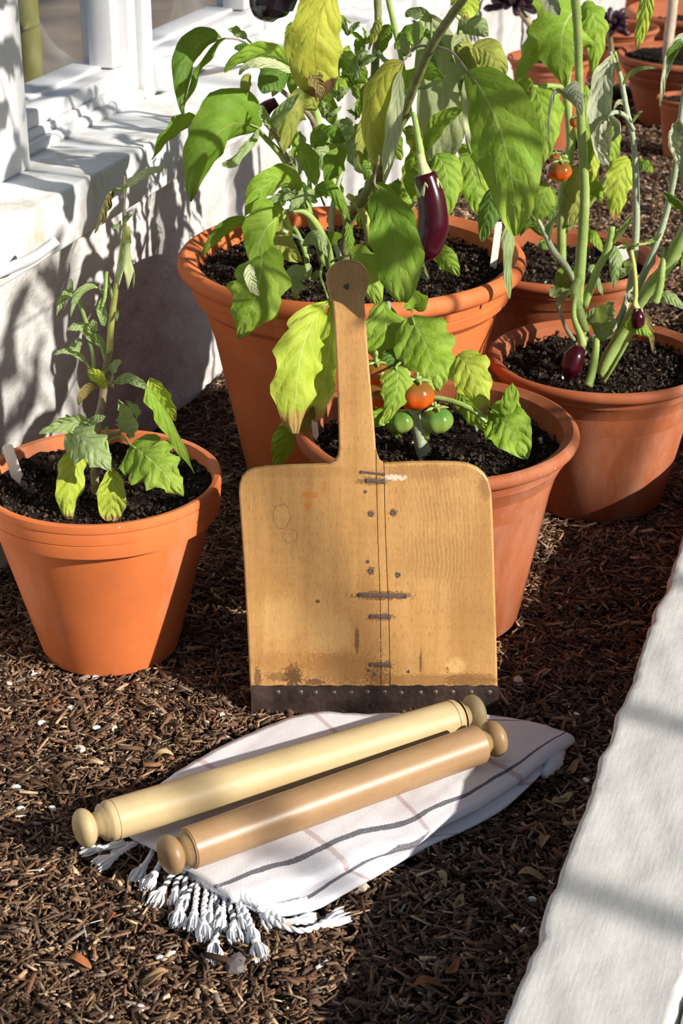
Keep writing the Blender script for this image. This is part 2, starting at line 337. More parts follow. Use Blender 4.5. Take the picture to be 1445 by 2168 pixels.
mb = MB(); ubox(mb, .0, 6, .03, 4.2, -.06, .0)
tag(mb.build('floor', M['path']), 'pale path to the right of the kerb', None, None, 'structure')
mb = MB(); ubox(mb, -6, 16, -16, -1.21, -.16, -.06)
tag(mb.build('floor', M['outside']), 'brown ground outside the windows', None, None, 'structure')
# the opposite, sunward side of the glasshouse: knee wall, uprights and eaves beam (all out of the picture)
mb = MB(); ubox(mb, -1.6, 6, 2.36, 2.50, -.06, .62)
tag(mb.build('wall_right', M['wood_white']), 'low white wall under the sunward glazing', None, None, 'structure')
for i in range(18):
    u = .568-.288*6+.288*i; mb = MB(); ubox(mb, u-.0065, u+.0065, 2.40, 2.45, .62, 2.95)
    tag(mb.build('trim_%d' % (20+i), M['wood_white']), 'white upright %d of the sunward glazing' % (i+1), None, None, 'structure')
mb = MB(); ubox(mb, -1.6, 6, 2.38, 2.47, 2.95, 3.05)
tag(mb.build('trim_40', M['wood_white']), 'white eaves beam of the sunward glazing', None, None, 'structure')
# outside the window
r0 = aty(62, 95, 3.05)
mb = MB(); tube(mb, [aty(40, -200, 3.05), aty(55, 40, 3.05), aty(62, 120, 3.05), Vector((aty(66, 230, 3.05).x, 3.05, -.06))], [.022]*4, 12, 12)
tag(mb.build('garden_post', M['lichen']), 'blurred yellow-green post outside the left window', 'post')
# white rods lying on and below the sill
mb = MB(); P = [aty(x, y, Y) for x, y, Y in ((-70, 605, 1.93), (10, 572, 1.95), (70, 545, 1.955), (120, 508, 1.96))]
tube(mb, P, [.0065, .0065, .0065, .0055], 16, 10)
tag(mb.build('window_stay', M['wood_white']), 'white painted rod with rounded end in front of the sill at the left edge', 'rod')
r = empty('casement_stay', un(2.55, -1.09, .434), 'white window stay lying on the sill behind the aubergine leaves', 'window stay')
mb = MB(); tube(mb, [un(2.44, -1.095, .475), un(2.52, -1.075, .470), un(2.62, -1.05, .452), un(2.78, -1.02, .441)], [.007, .010, .008, .006], 16, 10); mb.build('arm', M['wood_white'], r)
mb = MB(); box(mb, un(2.46, -1.09, .462), WU, WN, Vector((0, 0, 1)), .03, .012, .022); mb.build('bracket', M['wood_white'], r, bevel=.006)
mb = MB(); tube(mb, [un(2.78, -1.02, .434), un(2.78, -1.02, .452)], [.005, .004], 4, 10); mb.build('pin', M['wood_white'], r)
# ================================================================== MULCH
def in_poly(p, poly):
    c = False; j = len(poly)-1
    for i in range(len(poly)):
        if (poly[i][1] > p[1]) != (poly[j][1] > p[1]) and p[0] < (poly[j][0]-poly[i][0])*(p[1]-poly[i][1])/(poly[j][1]-poly[i][1])+poly[i][0]: c = not c
        j = i
    return c
TOWEL = [atz(x, y) for x, y in ((230, 1752), (368, 1636), (488, 1567), (638, 1509), (1010, 1509), (1112, 1523), (1208, 1558), (1176, 1624), (1092, 1698), (1016, 1748), (908, 1798), (802, 1858), (724, 1902), (650, 1938), (560, 1948), (480, 1900))]
TOWEL = [(p.x, p.y) for p in TOWEL]
POTS = [(-.261, 1.78, .076), (.013, 2.24, .137), (.107, 1.861, .10), (.336, 2.19, .09), (.319, 2.56, .1)]
def chips_at(N, u0, u1, lmin, lmax, thick):
    u = RNG.uniform(u0, u1, N); n = RNG.uniform(-1.01, -.222, N)
    X = u*WU.x+n*WN.x; Y = u*WU.y+n*WN.y
    keep = np.ones(N, bool)
    for a, b, c in POTS: keep &= ((X-a)**2+(Y-b)**2 > (c+.002)**2)
    keep &= (np.abs(X) < .06+Y*.26) & (Y > 1.0)
    idx = np.where(keep)[0]; idx = np.array([i for i in idx if not in_poly((X[i], Y[i]), TOWEL)]); m = len(idx)
    X, Y, u, n = X[idx], Y[idx], u[idx], n[idx]
    L = lmin+(lmax-lmin)*RNG.random(m)**2.2; W = np.clip(L*RNG.uniform(.08, .32, m), .0011, .0052); T = thick*RNG.uniform(.5, 1.3, m)
    Z = floor_z(u, n)+RNG.uniform(0, .009, m)+T/2
    yaw = RNG.uniform(0, 2*np.pi, m); pit = RNG.normal(0, .26, m); rol = RNG.normal(0, .5, m)
    cy, sy, cp, sp, cr, sr = np.cos(yaw), np.sin(yaw), np.cos(pit), np.sin(pit), np.cos(rol), np.sin(rol)
    ax = np.stack([cy*cp, sy*cp, sp], 1); ay = np.stack([-sy*cr-cy*sp*sr, cy*cr-sy*sp*sr, cp*sr], 1); az = np.cross(ax, ay)
    return np.stack([X, Y, Z], 1), ax, ay, az, L, W, T
PAL = np.array([(.05, .028, .018), (.09, .052, .032), (.15, .09, .052), (.23, .145, .085), (.34, .24, .145), (.15, .070, .038), (.20, .155, .12), (.45, .34, .22)])
PW = np.array([.24, .25, .2, .12, .06, .06, .06, .01]); PW /= PW.sum()
SPAL = np.array([(.012, .008, .006)]*4+[(.03, .02, .014)]*3+[(.07, .045, .03)])
def chip_mesh(name, data, parent, kind=None, white=0, pal=None):
    C, ax, ay, az, L, W, T = data; m = len(L); V = np.zeros((m, 8, 3))
    tap = RNG.uniform(.35, 1, (m, 2)); bend = RNG.normal(0, .12, m)
    k_ = 0
    for i, sx in enumerate((-1, 1)):
        for sy_ in (-1, 1):
            for sz in (-1, 1):
                V[:, k_] = C+ax*(sx*L/2)[:, None]+ay*(sy_*W/2*tap[:, i]+bend*L*.5)[:, None]+az*(sz*T/2)[:, None]; k_ += 1
    q = np.array([(1, 5, 7, 3), (0, 4, 5, 1), (2, 3, 7, 6), (0, 1, 3, 2), (4, 6, 7, 5)])
    f = (q[None]+(np.arange(m)*8)[:, None, None]).reshape(-1)
    c = V.reshape(-1, 3).mean(0); c[2] = V[..., 2].min(); nf = m*5
    me = bpy.data.meshes.new(name); me.vertices.add(m*8); me.vertices.foreach_set('co', (V.reshape(-1, 3)-c).astype(np.float32).ravel())
    me.loops.add(nf*4); me.loops.foreach_set('vertex_index', f.astype(np.int32)); me.polygons.add(nf)
    me.polygons.foreach_set('loop_start', np.arange(nf, dtype=np.int32)*4); me.update(calc_edges=True)
    col = (PAL[RNG.choice(len(PAL), m, p=PW)] if pal is None else pal[RNG.integers(0, len(pal), m)])*RNG.uniform(1.15, 2.1, (m, 1))
    if white: wsel = RNG.random(m) < white; col[wsel] = (.7, .68, .62)
    col = np.concatenate([np.repeat(col[:, None], 8, 1), np.ones((m, 8, 1))], 2).astype(np.float32)
    a = me.color_attributes.new('Col', 'FLOAT_COLOR', 'POINT'); a.data.foreach_set('color', col.ravel())
    me.materials.append(M['chip']); o = bpy.data.objects.new(name, me); link(o, parent, Vector(c)); return tag(o, kind=kind)
chip_mesh('mulch', chips_at(100000, 1.0, 2.6, .003, .022, .0011), floor, 'stuff', .004)
chip_mesh('mulch', chips_at(42000, 2.6, 5.6, .004, .016, .0025), floor, 'stuff', .006)
big = chips_at(430, 1.12, 2.25, .016, .032, .0022)
for i in range(min(280, len(big[4]))):
    d = tuple(a[i:i+1] for a in big); d = (d[0]+np.array([[0, 0, .004]]),)+d[1:4]+(d[4], np.clip(d[5], .0022, .0055), d[6]); chip_mesh('bark_chip', d, floor)
# ================================================================== POTS
def crumbs(root, c, ri, sz):
    m = int(60000*ri*ri*3); a = RNG.uniform(0, 2*np.pi, m); r_ = ri*np.sqrt(RNG.random(m)); x, y = r_*np.cos(a), r_*np.sin(a)
    L = .0015+.006*RNG.random(m)**3; q = RNG.normal(0, 1, (m, 3)); q /= np.linalg.norm(q, axis=1)[:, None]; w_ = np.cross(q, RNG.normal(0, 1, (m, 3))); w_ /= np.linalg.norm(w_, axis=1)[:, None]
    z = sz+.004*nz((x+c.x)*40, (y+c.y)*40, 3)+.0035*nz((x+c.x)*140, (y+c.y)*140, 7)+.003+.012*(r_/ri)**6+RNG.uniform(-.001, .003, m)
    o = chip_mesh('crumbs', (np.stack([x+c.x, y+c.y, z], 1), q, w_, np.cross(q, w_), L, L*RNG.uniform(.3, .9, m), L*RNG.uniform(.3, .7, m)), root, 'stuff', .004, SPAL)
def pot(c, R, H, rb, style, mat, label, soil_z, group=None, seg=96, parts=True, soil=True):
    c = Vector(c); root = empty('terracotta_pot', c, label, 'plant pot', group); t = R*.075
    if style == 'flat':      # wide flat collar with a groove
        ch = H*.19; rc = R*.985; rt = R*.915
        body = [(.002, 0), (rb-.004, 0), (rb, .003), (rt, H-ch), (R*.935, H-ch+.001)]
        rim = [(R*.92, H-ch-.0005), (rc-.003, H-ch), (rc-.0005, H-ch+.001), (rc, H-ch+.003), (rc*1.003, H-ch*.62), (rc*.995, H-ch*.605), (rc*.995, H-ch*.59), (rc*1.005, H-ch*.575), (R*.997, H-.013), (R*.994, H-.0115), (R*.994, H-.0105), (R, H-.009), (R*1.001, H-.005), (R*.996, H-.0015), (R*.982, H), (R-t*.8, H-.001), (R-t, H-.005), (R-t*1.25, H-ch), (rb+(R-rb)*.5-t, H*.5)]
    else:                    # rolled lip, straight band, chamfer back to the body
        lip = R*.105; ch = R*.29; rc = R*.935; rt = rb+(R*.90-rb)*((H-ch)/H)*.985
        body = [(.002, 0), (rb-.004, 0), (rb, .004), (rb+(rt-rb)*.5, (H-ch)*.5), (rt, H-ch), (rt+.001, H-ch+.004)]
        rim = [(rt-.002, H-ch-.001), (rt+.003, H-ch), (rc-.006, H-ch+.012), (rc-.003, H-ch*.62), (rc-.004, H-ch*.60), (rc-.001, H-ch*.57), (rc, H-lip*1.3), (rc+.001, H-lip*1.12)]
        for k_ in range(9): a = -math.pi*.42+k_/8*math.pi*.92; rim.append((R-lip*.45+lip*.45*math.cos(a), H-lip*.5+lip*.5*math.sin(a)))
        rim += [(R-t*1.5, H-lip*.35), (R-t*1.7, H-lip), (R-t*1.9, H-ch), (rb+(R-rb)*.5-t, H*.5)]
    mb = MB(); lathe(mb, c, body, seg); mb.build('body', mat, root, auto=35)
    mb = MB(); lathe(mb, c, rim, seg, uvs=None); mb.build('rim', mat, root, auto=24)
    if soil:
        mb = MB(); ri = R-t*1.15; n_r, n_a = 44, 90; v = [c+Vector((0, 0, soil_z))]; f = []
        for i in range(1, n_r+1):
            for j in range(n_a):
                a = 2*math.pi*j/n_a; r_ = ri*i/n_r; x, y = r_*math.cos(a), r_*math.sin(a)
                z = soil_z+.004*float(nz((x+c.x)*40, (y+c.y)*40, 3))+.0035*float(nz((x+c.x)*140, (y+c.y)*140, 7))+.003*random.random()+.012*(i/n_r)**6
                v.append(c+Vector((x, y, z)))
        for j in range(n_a): f.append((0, 1+j, 1+(j+1) % n_a))
        for i in range(n_r-1):
            for j in range(n_a): a0 = 1+i*n_a; k_ = (j+1) % n_a; f.append((a0+j, a0+n_a+j, a0+n_a+k_, a0+k_))
        mb.add(v, f).build('soil', M['soil'], root)
        if R > .1 and seg > 60: crumbs(root, c, ri*.97, soil_z)
    return root
pot((-.261, 1.78, 0), .131, .211, .076, 'flat', M['tc'], 'bright terracotta pot at the left with a flat grooved collar', .183)
pot((.013, 2.24, 0), .225, .323, .137, 'roll', M['tc'], 'largest terracotta pot, standing behind the wooden peel against the wall', .285)
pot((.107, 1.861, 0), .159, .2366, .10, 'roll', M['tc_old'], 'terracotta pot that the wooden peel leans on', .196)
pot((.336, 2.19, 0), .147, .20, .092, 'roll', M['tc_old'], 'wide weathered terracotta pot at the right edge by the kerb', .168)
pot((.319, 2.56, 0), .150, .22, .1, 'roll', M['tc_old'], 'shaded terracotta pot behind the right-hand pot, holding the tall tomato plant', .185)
def farpot(x, y, Y, wpx, label, H=None, soil=True, rbf=.62, style='roll', name=None):
    P = aty(x, y, Y); R = wpx/2*px(P); h = P.z if H is None else H
    return pot((P.x, Y, P.z-h), R, h, R*rbf, style, M['tc_far'], label, h*.86, seg=48, soil=soil), P
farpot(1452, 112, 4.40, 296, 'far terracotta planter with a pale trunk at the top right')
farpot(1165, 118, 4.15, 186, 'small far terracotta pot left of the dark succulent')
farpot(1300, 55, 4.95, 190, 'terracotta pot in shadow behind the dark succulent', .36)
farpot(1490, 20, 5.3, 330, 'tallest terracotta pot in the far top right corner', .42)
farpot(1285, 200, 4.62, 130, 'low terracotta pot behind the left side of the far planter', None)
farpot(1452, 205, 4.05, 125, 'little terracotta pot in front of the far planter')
#@@PLANTS
# ================================================================== PEEL
LEAN = math.radians(13); PB = Vector((0, 1.63, 0)); PW_ = Vector((0, math.sin(LEAN), math.cos(LEAN))); PN = Vector((0, -math.cos(LEAN), math.sin(LEAN)))
def buv(x, y): r = ray(x, y); P = CAM+r*((PB-CAM).dot(PN)/r.dot(PN)); return (P.x, (P-PB).dot(PW_))
def b3(q, h=0.0): return PB+RT*q[0]+PW_*q[1]+PN*h
def slab(mb, poly, t=.013, bev=.0018, flat=(), uvoff=(0, 0)):
    """extruded outline with a worn rounded front edge; edges listed in flat keep a square edge"""
    n = len(poly); ar = sum(poly[i][0]*poly[(i+1) % n][1]-poly[(i+1) % n][0]*poly[i][1] for i in range(n))
    if ar < 0: poly = poly[::-1]; flat = [n-2-i if i < n-1 else n-1 for i in flat]
    q = [Vector(p) for p in poly]; off = []
    for i in range(n):
        a, b, c = q[i-1], q[i], q[(i+1) % n]; d1 = (b-a).normalized(); d2 = (c-b).normalized(); n1 = Vector((-d1.y, d1.x)); n2 = Vector((-d2.y, d2.x))
        f1 = (i-1) % n in flat; f2 = i in flat
        o = Vector((0, 0)) if f1 and f2 else (n2 if f1 else n1 if f2 else (n1+n2).normalized()/max(.4, math.cos((n1.angle(n2))/2)))
        off.append(o)
    lay = [(bev, 0.0), (bev*.35, -bev*.35), (0, -bev), (0, -t+bev), (bev, -t)]
    v, uv, f = [], [], []
    for o_, h in lay:
        for i in range(n): p = q[i]+off[i]*o_; v.append(b3(p, h)); uv.append((p.x+uvoff[0], p.y+uvoff[1]))
    f.append(tuple(range(n))); m = len(lay)
    for k_ in range(m-1):
        for i in range(n): j = (i+1) % n; f.append((k_*n+i, (k_+1)*n+i, (k_+1)*n+j, k_*n+j))
    f.append(tuple((m-1)*n+i for i in range(n))[::-1]); mb.add(v, f, uv); return mb
kk = wood('peel_wood', (.43, .222, .072), (.62, .352, .128), (.24, .10, .028), 26, 1.6, .42, .6)
def ell(k, uv, c, ra, rb, dist=.5, soft=.35, nsc=330):
    s = k.sep(uv); nn = k.math('MULTIPLY_ADD', k.noise(uv, nsc, 5, .65), dist*3.2, -dist*1.6)
    dx = k.math('DIVIDE', k.math('SUBTRACT', s[0], c[0]), ra); dy = k.math('DIVIDE', k.math('SUBTRACT', s[1], c[1]), rb)
    d = k.math('ADD', k.math('SQRT', k.math('ADD', k.math('MULTIPLY', dx, dx), k.math('MULTIPLY', dy, dy))), nn)
    return k.math('DIVIDE', k.math('SUBTRACT', 1.0+soft/2, d), soft, clamp=True), d
uvp = kk.coord('UV'); colp = [l.from_socket for l in kk.t.links if l.to_socket == kk.b.inputs['Base Color']][0]
for (x, y, rx, ry, c, amt, di) in ((620, 1430, 17, 26, (.05, .03, .02), .9, 1.1), (665, 1444, 22, 7, (.07, .04, .02), .8, .9), (755, 1355, 5, 26, (.07, .04, .02), .9, .6), (600, 1432, 40, 10, (.13, .06, .02), .6, 1.0),
        (545, 1435, 8, 22, (.1, .05, .02), .7, 1), (655, 1048, 16, 7, (.55, .16, .02), .7, 1.1), (652, 1072, 8, 9, (.55, .16, .02), .7, 1.1), (687, 1030, 4, 14, (.5, .16, .02), .6, .8),
        (672, 1273, 5, 4, (.12, .05, .02), .9, .3), (724, 1415, 90, 34, (.20, .09, .03), .45, .9), (1030, 1030, 18, 26, (.24, .13, .05), .6, 1), (890, 1400, 3, 22, (.08, .04, .02), .7, .8), (947, 1417, 3, 7, (.08, .04, .02), .8, .5),
        (660, 1000, 150, 12, (.30, .15, .05), .3, .8), (895, 1000, 80, 16, (.26, .12, .04), .45, .9), (835, 1011, 24, 6, (.72, .64, .52), .85, 1.0), (595, 1310, 50, 44, (.60, .37, .15), .35, .5), (700, 1340, 44, 40, (.62, .39, .16), .35, .5), (965, 1410, 20, 16, (.70, .44, .18), .7, .6),
        (1000, 1440, 60, 14, (.16, .075, .025), .6, .9), (778, 1330, 30, 120, (.30, .14, .045), .4, .8), (810, 1261, 60, 9, (.10, .045, .02), .75, .9), (790, 1019, 34, 8, (.10, .045, .02), .7, .9), (806, 1306, 28, 8, (.12, .05, .02), .7, .9), (806, 1408, 26, 9, (.12, .05, .02), .7, .9), (800, 1432, 24, 22, (.14, .06, .02), .5, 1.0), (940, 1180, 110, 46, (.38, .20, .065), .5, .7), (1000, 1250, 50, 150, (.40, .205, .065), .45, .8), (560, 1230, 60, 40, (.40, .205, .06), .45, .7), (785, 1088, 8, 7, (.12, .05, .02), .7, .7), (832, 1085, 9, 9, (.12, .05, .02), .7, .7), (785, 1208, 8, 9, (.12, .05, .02), .7, .7), (640, 1400, 110, 20, (.34, .15, .04), .4, .9), (900, 1440, 130, 12, (.2, .09, .03), .5, 1.0)):  # stains and burns, plus broad soft shadow patches painted into the wood colour
    c0 = buv(x, y); c1 = buv(x+rx, y); c2 = buv(x, y-ry); msk, _ = ell(kk, uvp, c0, c1[0]-c0[0], c2[1]-c0[1], di)
    colp = kk.mix(kk.math('MULTIPLY', msk, amt), colp, c)
for (x, y, rx, ry) in ((596, 1093, 18, 26), (613, 1135, 16, 14)):        # two faint ring stains
    c0 = buv(x, y); c1 = buv(x+rx, y); c2 = buv(x, y-ry); _, d = ell(kk, uvp, c0, c1[0]-c0[0], c2[1]-c0[1], .16, .1, 120)
    colp = kk.mix(kk.math('MULTIPLY', kk.math('LESS_THAN', kk.math('ABSOLUTE', kk.math('SUBTRACT', d, 1.0)), .06), .5), colp, (.2, .09, .03))
c0 = buv(930, 1130); msk, _ = ell(kk, uvp, c0, .036, .075, .5, .8)       # curved pale saw marks on the right-hand plank
sc_ = buv(700, 1420); s3 = kk.sep(uvp)
dd = kk.math('SQRT', kk.math('ADD', kk.math('POWER', kk.math('SUBTRACT', s3[0], c0[0]-.16), 2), kk.math('POWER', kk.math('MULTIPLY', kk.math('SUBTRACT', s3[1], c0[1]-.03), .55), 2)))
stx = kk.math('SINE', kk.math('MULTIPLY_ADD', dd, 1500, kk.math('MULTIPLY', kk.noise(uvp, 40, 4), 14)))
colp = kk.mix(kk.math('MULTIPLY', kk.math('MULTIPLY', kk.ramp(stx, [(.5, 0.0), (.95, 1.0)]), msk), .30), colp, (.72, .50, .24))
sk = kk.noise(kk.mp(uvp, (110, 1600, 1)), 1, 2); colp = kk.mix(kk.ramp(sk, [(.72, 0.0), (.78, .35)]), colp, (.22, .11, .04))
fl2 = kk.noise(kk.mp(uvp, (1500, 130, 1)), 1, 2); colp = kk.mix(kk.ramp(fl2, [(.56, 0.0), (.72, .5)]), colp, (.20, .085, .025))
sp2 = kk.noise(uvp, 380, 2); colp = kk.mix(kk.ramp(sp2, [(.745, 0.0), (.77, .6)]), colp, (.12, .05, .02))
kk.color(colp); M['peel'] = kk.m
peel = empty('bread_peel', b3((buv(790, 1510)[0], 0)), 'old wooden baking peel with an iron edge leaning against the terracotta pot', 'peel')
crack1 = [(795, 952), (795, 985), (797, 1060), (798, 1120), (801, 1200), (804, 1280), (805, 1400), (805.5, 1498)]
crack2 = [(812, 983), (813, 1040), (815, 1120), (818, 1200), (821, 1265), (823, 1330), (826, 1498)]
left_edge = [(533, 1498), (528, 1440), (523, 1330), (516, 1200), (509, 1100), (505, 1045), (506, 1026), (511, 1011), (521, 1000), (535, 994), (560, 990), (610, 987), (680, 985)]
fil = [(680, 985), (697, 983), (709, 976), (715, 965), (717, 950)]
hl = [(717, 950), (716, 900), (714, 830), (711, 760), (708, 700), (705, 655), (703, 640), (697, 628), (693, 614), (690, 600), (690, 586), (694, 573), (702, 563), (713, 556), (726, 552), (737, 551), (750, 553), (762, 558), (772, 567), (778, 578), (781, 590), (780, 604), (776, 616), (772, 628), (771, 645), (774, 680), (778, 740), (783, 800), (789, 870), (794, 930), (795, 952)]
SE = 0
lp = [buv(*p) for p in left_edge+fil[1:]]; n0 = len(lp)
c1_ = [buv(*p) for p in crack1]
poly = lp+c1_+[]            # left plank below the handle: from bottom left round to the crack, back down
fl = [n0-1]                 # seam to the handle stays square
fl += list(range(n0, len(poly)-1)); MBp = MB(); slab(MBp, poly, flat=fl); MBp.build('plank', M['peel'], peel, smooth=False)
hp = [buv(*p) for p in hl]; MBh = MB(); slab(MBh, hp, flat=[len(hp)-1]); MBh.build('handle', M['peel'], peel, smooth=False)
e1 = [buv(x+1.2, y) for x, y in crack1]; e2 = [buv(x-.6, y) for x, y in crack2]
poly = e1[::-1]+[buv(799, 966), buv(804, 977)]+e2
MBs = MB(); slab(MBs, poly, t=.0128, bev=.00025); MBs.build('plank', M['peel'], peel, smooth=False)
right = [(830, 982), (870, 980), (920, 979), (965, 980), (990, 983), (1010, 991), (1025, 1003), (1034, 1017), (1040, 1040), (1043, 1100), (1046, 1200), (1049, 1300), (1052, 1400), (1054, 1498)]
poly = [buv(x+1.1, y) for x, y in crack2[::-1]]+[buv(*p) for p in right]
MBr = MB(); slab(MBr, poly, bev=.0022, flat=list(range(len(crack2)-1))); MBr.build('plank', M['peel'], peel, smooth=False)
# iron shoe along the foot of the blade
xl, lt = buv(531, 1451); xr, _ = buv(1056, 1452); xb = buv(534, 1511); mb = MB(); N_ = 40; v = []; f = []
for i in range(N_+1):
    x = xl+(xr-xl)*i/N_; w_ = .0006*math.sin(i*1.7)+.0005*math.sin(i*3.1)
    for l_, h in ((lt+w_, .0002), (lt+w_-.0005, .0014), (lt*.5, .0016+.0004*math.sin(i*.9)), (.0015, .0012), (.0, -.004), (.0, -.0155), (lt*.9, -.0155)): v.append(b3((x, l_), h))
for i in range(N_):
    for j in range(6): f.append((i*7+j, i*7+j+1, (i+1)*7+j+1, (i+1)*7+j))
f += [tuple(range(7))[::-1], tuple(N_*7+j for j in range(7))]
mb.add(v, f); iron = mb.build('iron_edge', M['iron'], peel, smooth=False)
for x in (588, 636, 667, 706, 742, 777, 813, 848, 889, 921, 957, 996, 1035):
    mb = MB(); q = buv(x, 1466+(x % 3)-1); c = b3(q, .0012); prof = [(.0028, 0), (.0028, .0004), (.0018, .0009), (.0004, .0010)]; lathe(mb, c, prof, 12, PN); mb.build('rivet', M['rivet'], iron)
for (x0, y0, x1, y1, w_) in ((766, 999, 812, 1004, .0022), (778, 1017, 812, 1019, .0034), (762, 1259, 858, 1262, .0034), (786, 1304, 824, 1306, .0032), (786, 1407, 825, 1408, .0026)):
    a, b = b3(buv(x0, y0)), b3(buv(x1, y1)); d = (b-a); mb = MB(); X = d.normalized(); Y = PN.cross(X)
    box(mb, (a+b)/2+PN*.0002, X, Y, PN, d.length/2, w_/2, .0007)
    for e in (a, b): box(mb, e+PN*.0004, X, Y, PN, .0016, w_*.62, .0008)
    mb.build('staple', M['staple'], peel, smooth=False, bevel=.0003)
for (x, y, r_) in ((773, 1041, .0018), (785, 1088, .0027), (832, 1085, .0030), (778, 1189, .0019), (785, 1209, .0030), (842, 1217, .0030), (781, 1420, .0016), (793, 1428, .0022), (864, 1422, .0018), (733, 607, .0030), (779, 1418, .0014)):
    mb = MB(); lathe(mb, b3(buv(x, y), -.0005), [(r_, 0), (r_, .0008), (r_*.7, .0011), (r_*.55, .0007), (.0002, .0006)], 10, PN, lambda a, t: 1+.2*math.sin(3*a+x)); mb.build('nail', M['staple'], peel)
# ================================================================== ROLLING PINS
def rolling_pin(a, b, ka, kb, r, mats, label, kind):
    A, B = [atz(x, y, z) for x, y, z in (a, b)]; X = (B-A).normalized(); L = (B-A).length
    root = empty('rolling_pin', (A+B)/2-Vector((0, 0, r)), label, 'rolling pin', 'rolling pins on the towel')
    mb = MB(); e = .0025
    groove = [(r, .010), (r-.0007, .0105), (r-.0007, .0112), (r, .0118)] if kind else []
    groove2 = [(r, L-.0118), (r-.0007, L-.0112), (r-.0007, L-.0105), (r, L-.010)] if kind else []
    ch = .006 if kind else .0015
    prof = [(.0005, 0), (r-ch*.8, 0), (r-.0008, ch*.8), (r, ch)]+groove+[(r*1.012, L*.3), (r*1.015, L*.5), (r*1.01, L*.7)]+groove2+[(r, L-ch), (r-.0008, L-ch*.8), (r-ch*.8, L), (.0005, L)]
    lathe(mb, A, prof, 48, X); mb.build('barrel', M[mats[0]], root, auto=40)
    for P, D, kn in ((A, -X, ka), (B, X, kb)):
        mb = MB(); kl, kr, nr = kn
        prof = [(r*.93, -.001), (r*.84, .0012), (nr*1.08, .004), (nr, .008)]
        n_ = 12
        for i in range(n_+1):
            t = i/n_; aa = -math.pi*.40+t*math.pi*.9
            prof.append((max(.0005, nr*.55*(1-t)+math.cos(aa)*kr-(nr*.55*(1-t))*math.cos(aa)), .008+(kl-.008)*(math.sin(aa)+.951)/(.951+1.0)))
        prof += [(.0005, prof[-1][1]+.0003)]
        lathe(mb, P, prof, 40, D); mb.build('handle', M[mats[1]], root)
    return root
rolling_pin((216, 1742, .0425), (974, 1517, .0425), (.027, .0185, .011), (.026, .0185, .0105), .0192, ('pin_pale', 'pin_pale_knob'), 'paler rolling pin with grooved ends, the rear one on the white towel', 1)
rolling_pin((397, 1797, .0430), (1014, 1575, .0440), (.027, .0185, .0135), (.028, .0185, .0115), .0195, ('pin_brown', 'pin_knob'), 'browner rolling pin, the front one on the white towel', 0)
# ================================================================== TOWEL
k = NT('striped_towel', .95, .15); uv = k.coord('UV'); s = k.sep(uv)
def band(x, c, w_): return k.math('LESS_THAN', k.math('ABSOLUTE', k.math('SUBTRACT', x, c)), w_)
wv = k.math('MULTIPLY_ADD', k.noise(k.coord(), 900, 2), .010, -.005)
vv_ = k.math('ADD', s[1], wv); dk_ = k.math('MAXIMUM', band(vv_, .90, .015), k.math('MULTIPLY', band(k.math('MULTIPLY_ADD', s[0], .7, vv_), 1.39, .035), k.math('GREATER_THAN', s[1], 1.015)))
dk_ = k.math('MAXIMUM', dk_, k.math('MULTIPLY', band(vv_, .12, .014), k.math('GREATER_THAN', s[0], .76)))
br = None
for a in (.2, .45, .72):
    q = band(k.math('ADD', k.math('MULTIPLY_ADD', s[1], -.13, s[0]), wv), a, .0065); br = q if br is None else k.math('MAXIMUM', br, q)
wz = k.noise(k.coord(), 1300, 2)
base = k.ramp(wz, [(.3, (.70, .69, .73)), (.7, (.82, .81, .85))])
base = k.mix(k.math('MULTIPLY', br, .55), base, (.42, .27, .24)); base = k.mix(k.math('MULTIPLY', dk_, k.ramp(wz, [(.35, .95), (.65, .7)])), base, (.035, .038, .055))
k.color(base); k.bump(k.noise(k.coord(), 1100, 3), .5, .0012); M['towel'] = k.m
towel = empty('tea_towel', atz(700, 1700, 0), 'folded white tea towel with dark and brown stripes and knotted tassels on the mulch', 'towel')
back = [(235, 1750), (370, 1640), (490, 1572), (640, 1513), (780, 1512), (900, 1512), (1010, 1512), (1112, 1527)]
front = [(482, 1892), (600, 1868), (690, 1834), (800, 1793), (900, 1762), (1000, 1702), (1097, 1640), (1205, 1556)]
front2 = [(560, 1940), (650, 1930), (725, 1893), (800, 1850), (905, 1792), (1014, 1741), (1088, 1692), (1176, 1606)]
zt = .0200
Bk = spline([atz(x, y, .0135) for x, y in back], 70); Fr = [p+Vector((.0012*math.sin(i*.55), -.0016*math.sin(i*.38+1), .0015*math.sin(i*.31))) for i, p in enumerate(spline([atz(x, y, zt) for x, y in front], 70))]; F2 = spline([atz(x, y, .0095) for x, y in front2], 70)
nv_ = 34; v, uvs, f = [], [], []
for i in range(71):
    b, fr_ = Bk[i], Fr[i]; u = i/70; d = (fr_-b).normalized(); rows = []
    for j in range(nv_+1):
        t = j/nv_; p = b.lerp(fr_, t); h = .0010*float(nz(p.x*40, p.y*40, 2))+.0008*float(nz(p.x*110, p.y*110, 4))
        p = p+Vector((0, 0, h+.002*math.sin(math.pi*t)+.0025*math.exp(-((t-.86)/.07)**2)*math.sin(u*9)**2)); rows.append((p, t))
    p0 = rows[-1][0]; cr = .0042+.0012*math.sin(u*7)                       # the folded edge rolls under
    for a in (30, 65, 100, 140, 180):
        a_ = math.radians(a); rows.append((p0+d*(cr*math.sin(a_))+Vector((0, 0, -cr*(1-math.cos(a_)))), 1+a/180*.07))
    for q in (.02, .06): rows.append((p0-d*q+Vector((0, 0, -2*cr)), 1.07+q*3))
    for p, t in rows: v.append(p); uvs.append((u, t))
m = nv_+1+5+2
for i in range(70):
    for j in range(m-1): f.append((i*m+j, i*m+j+1, (i+1)*m+j+1, (i+1)*m+j))
MB().add(v, f, uvs).build('top_layer', M['towel'], towel, solid=.0022)
v, uvs, f = [], [], []
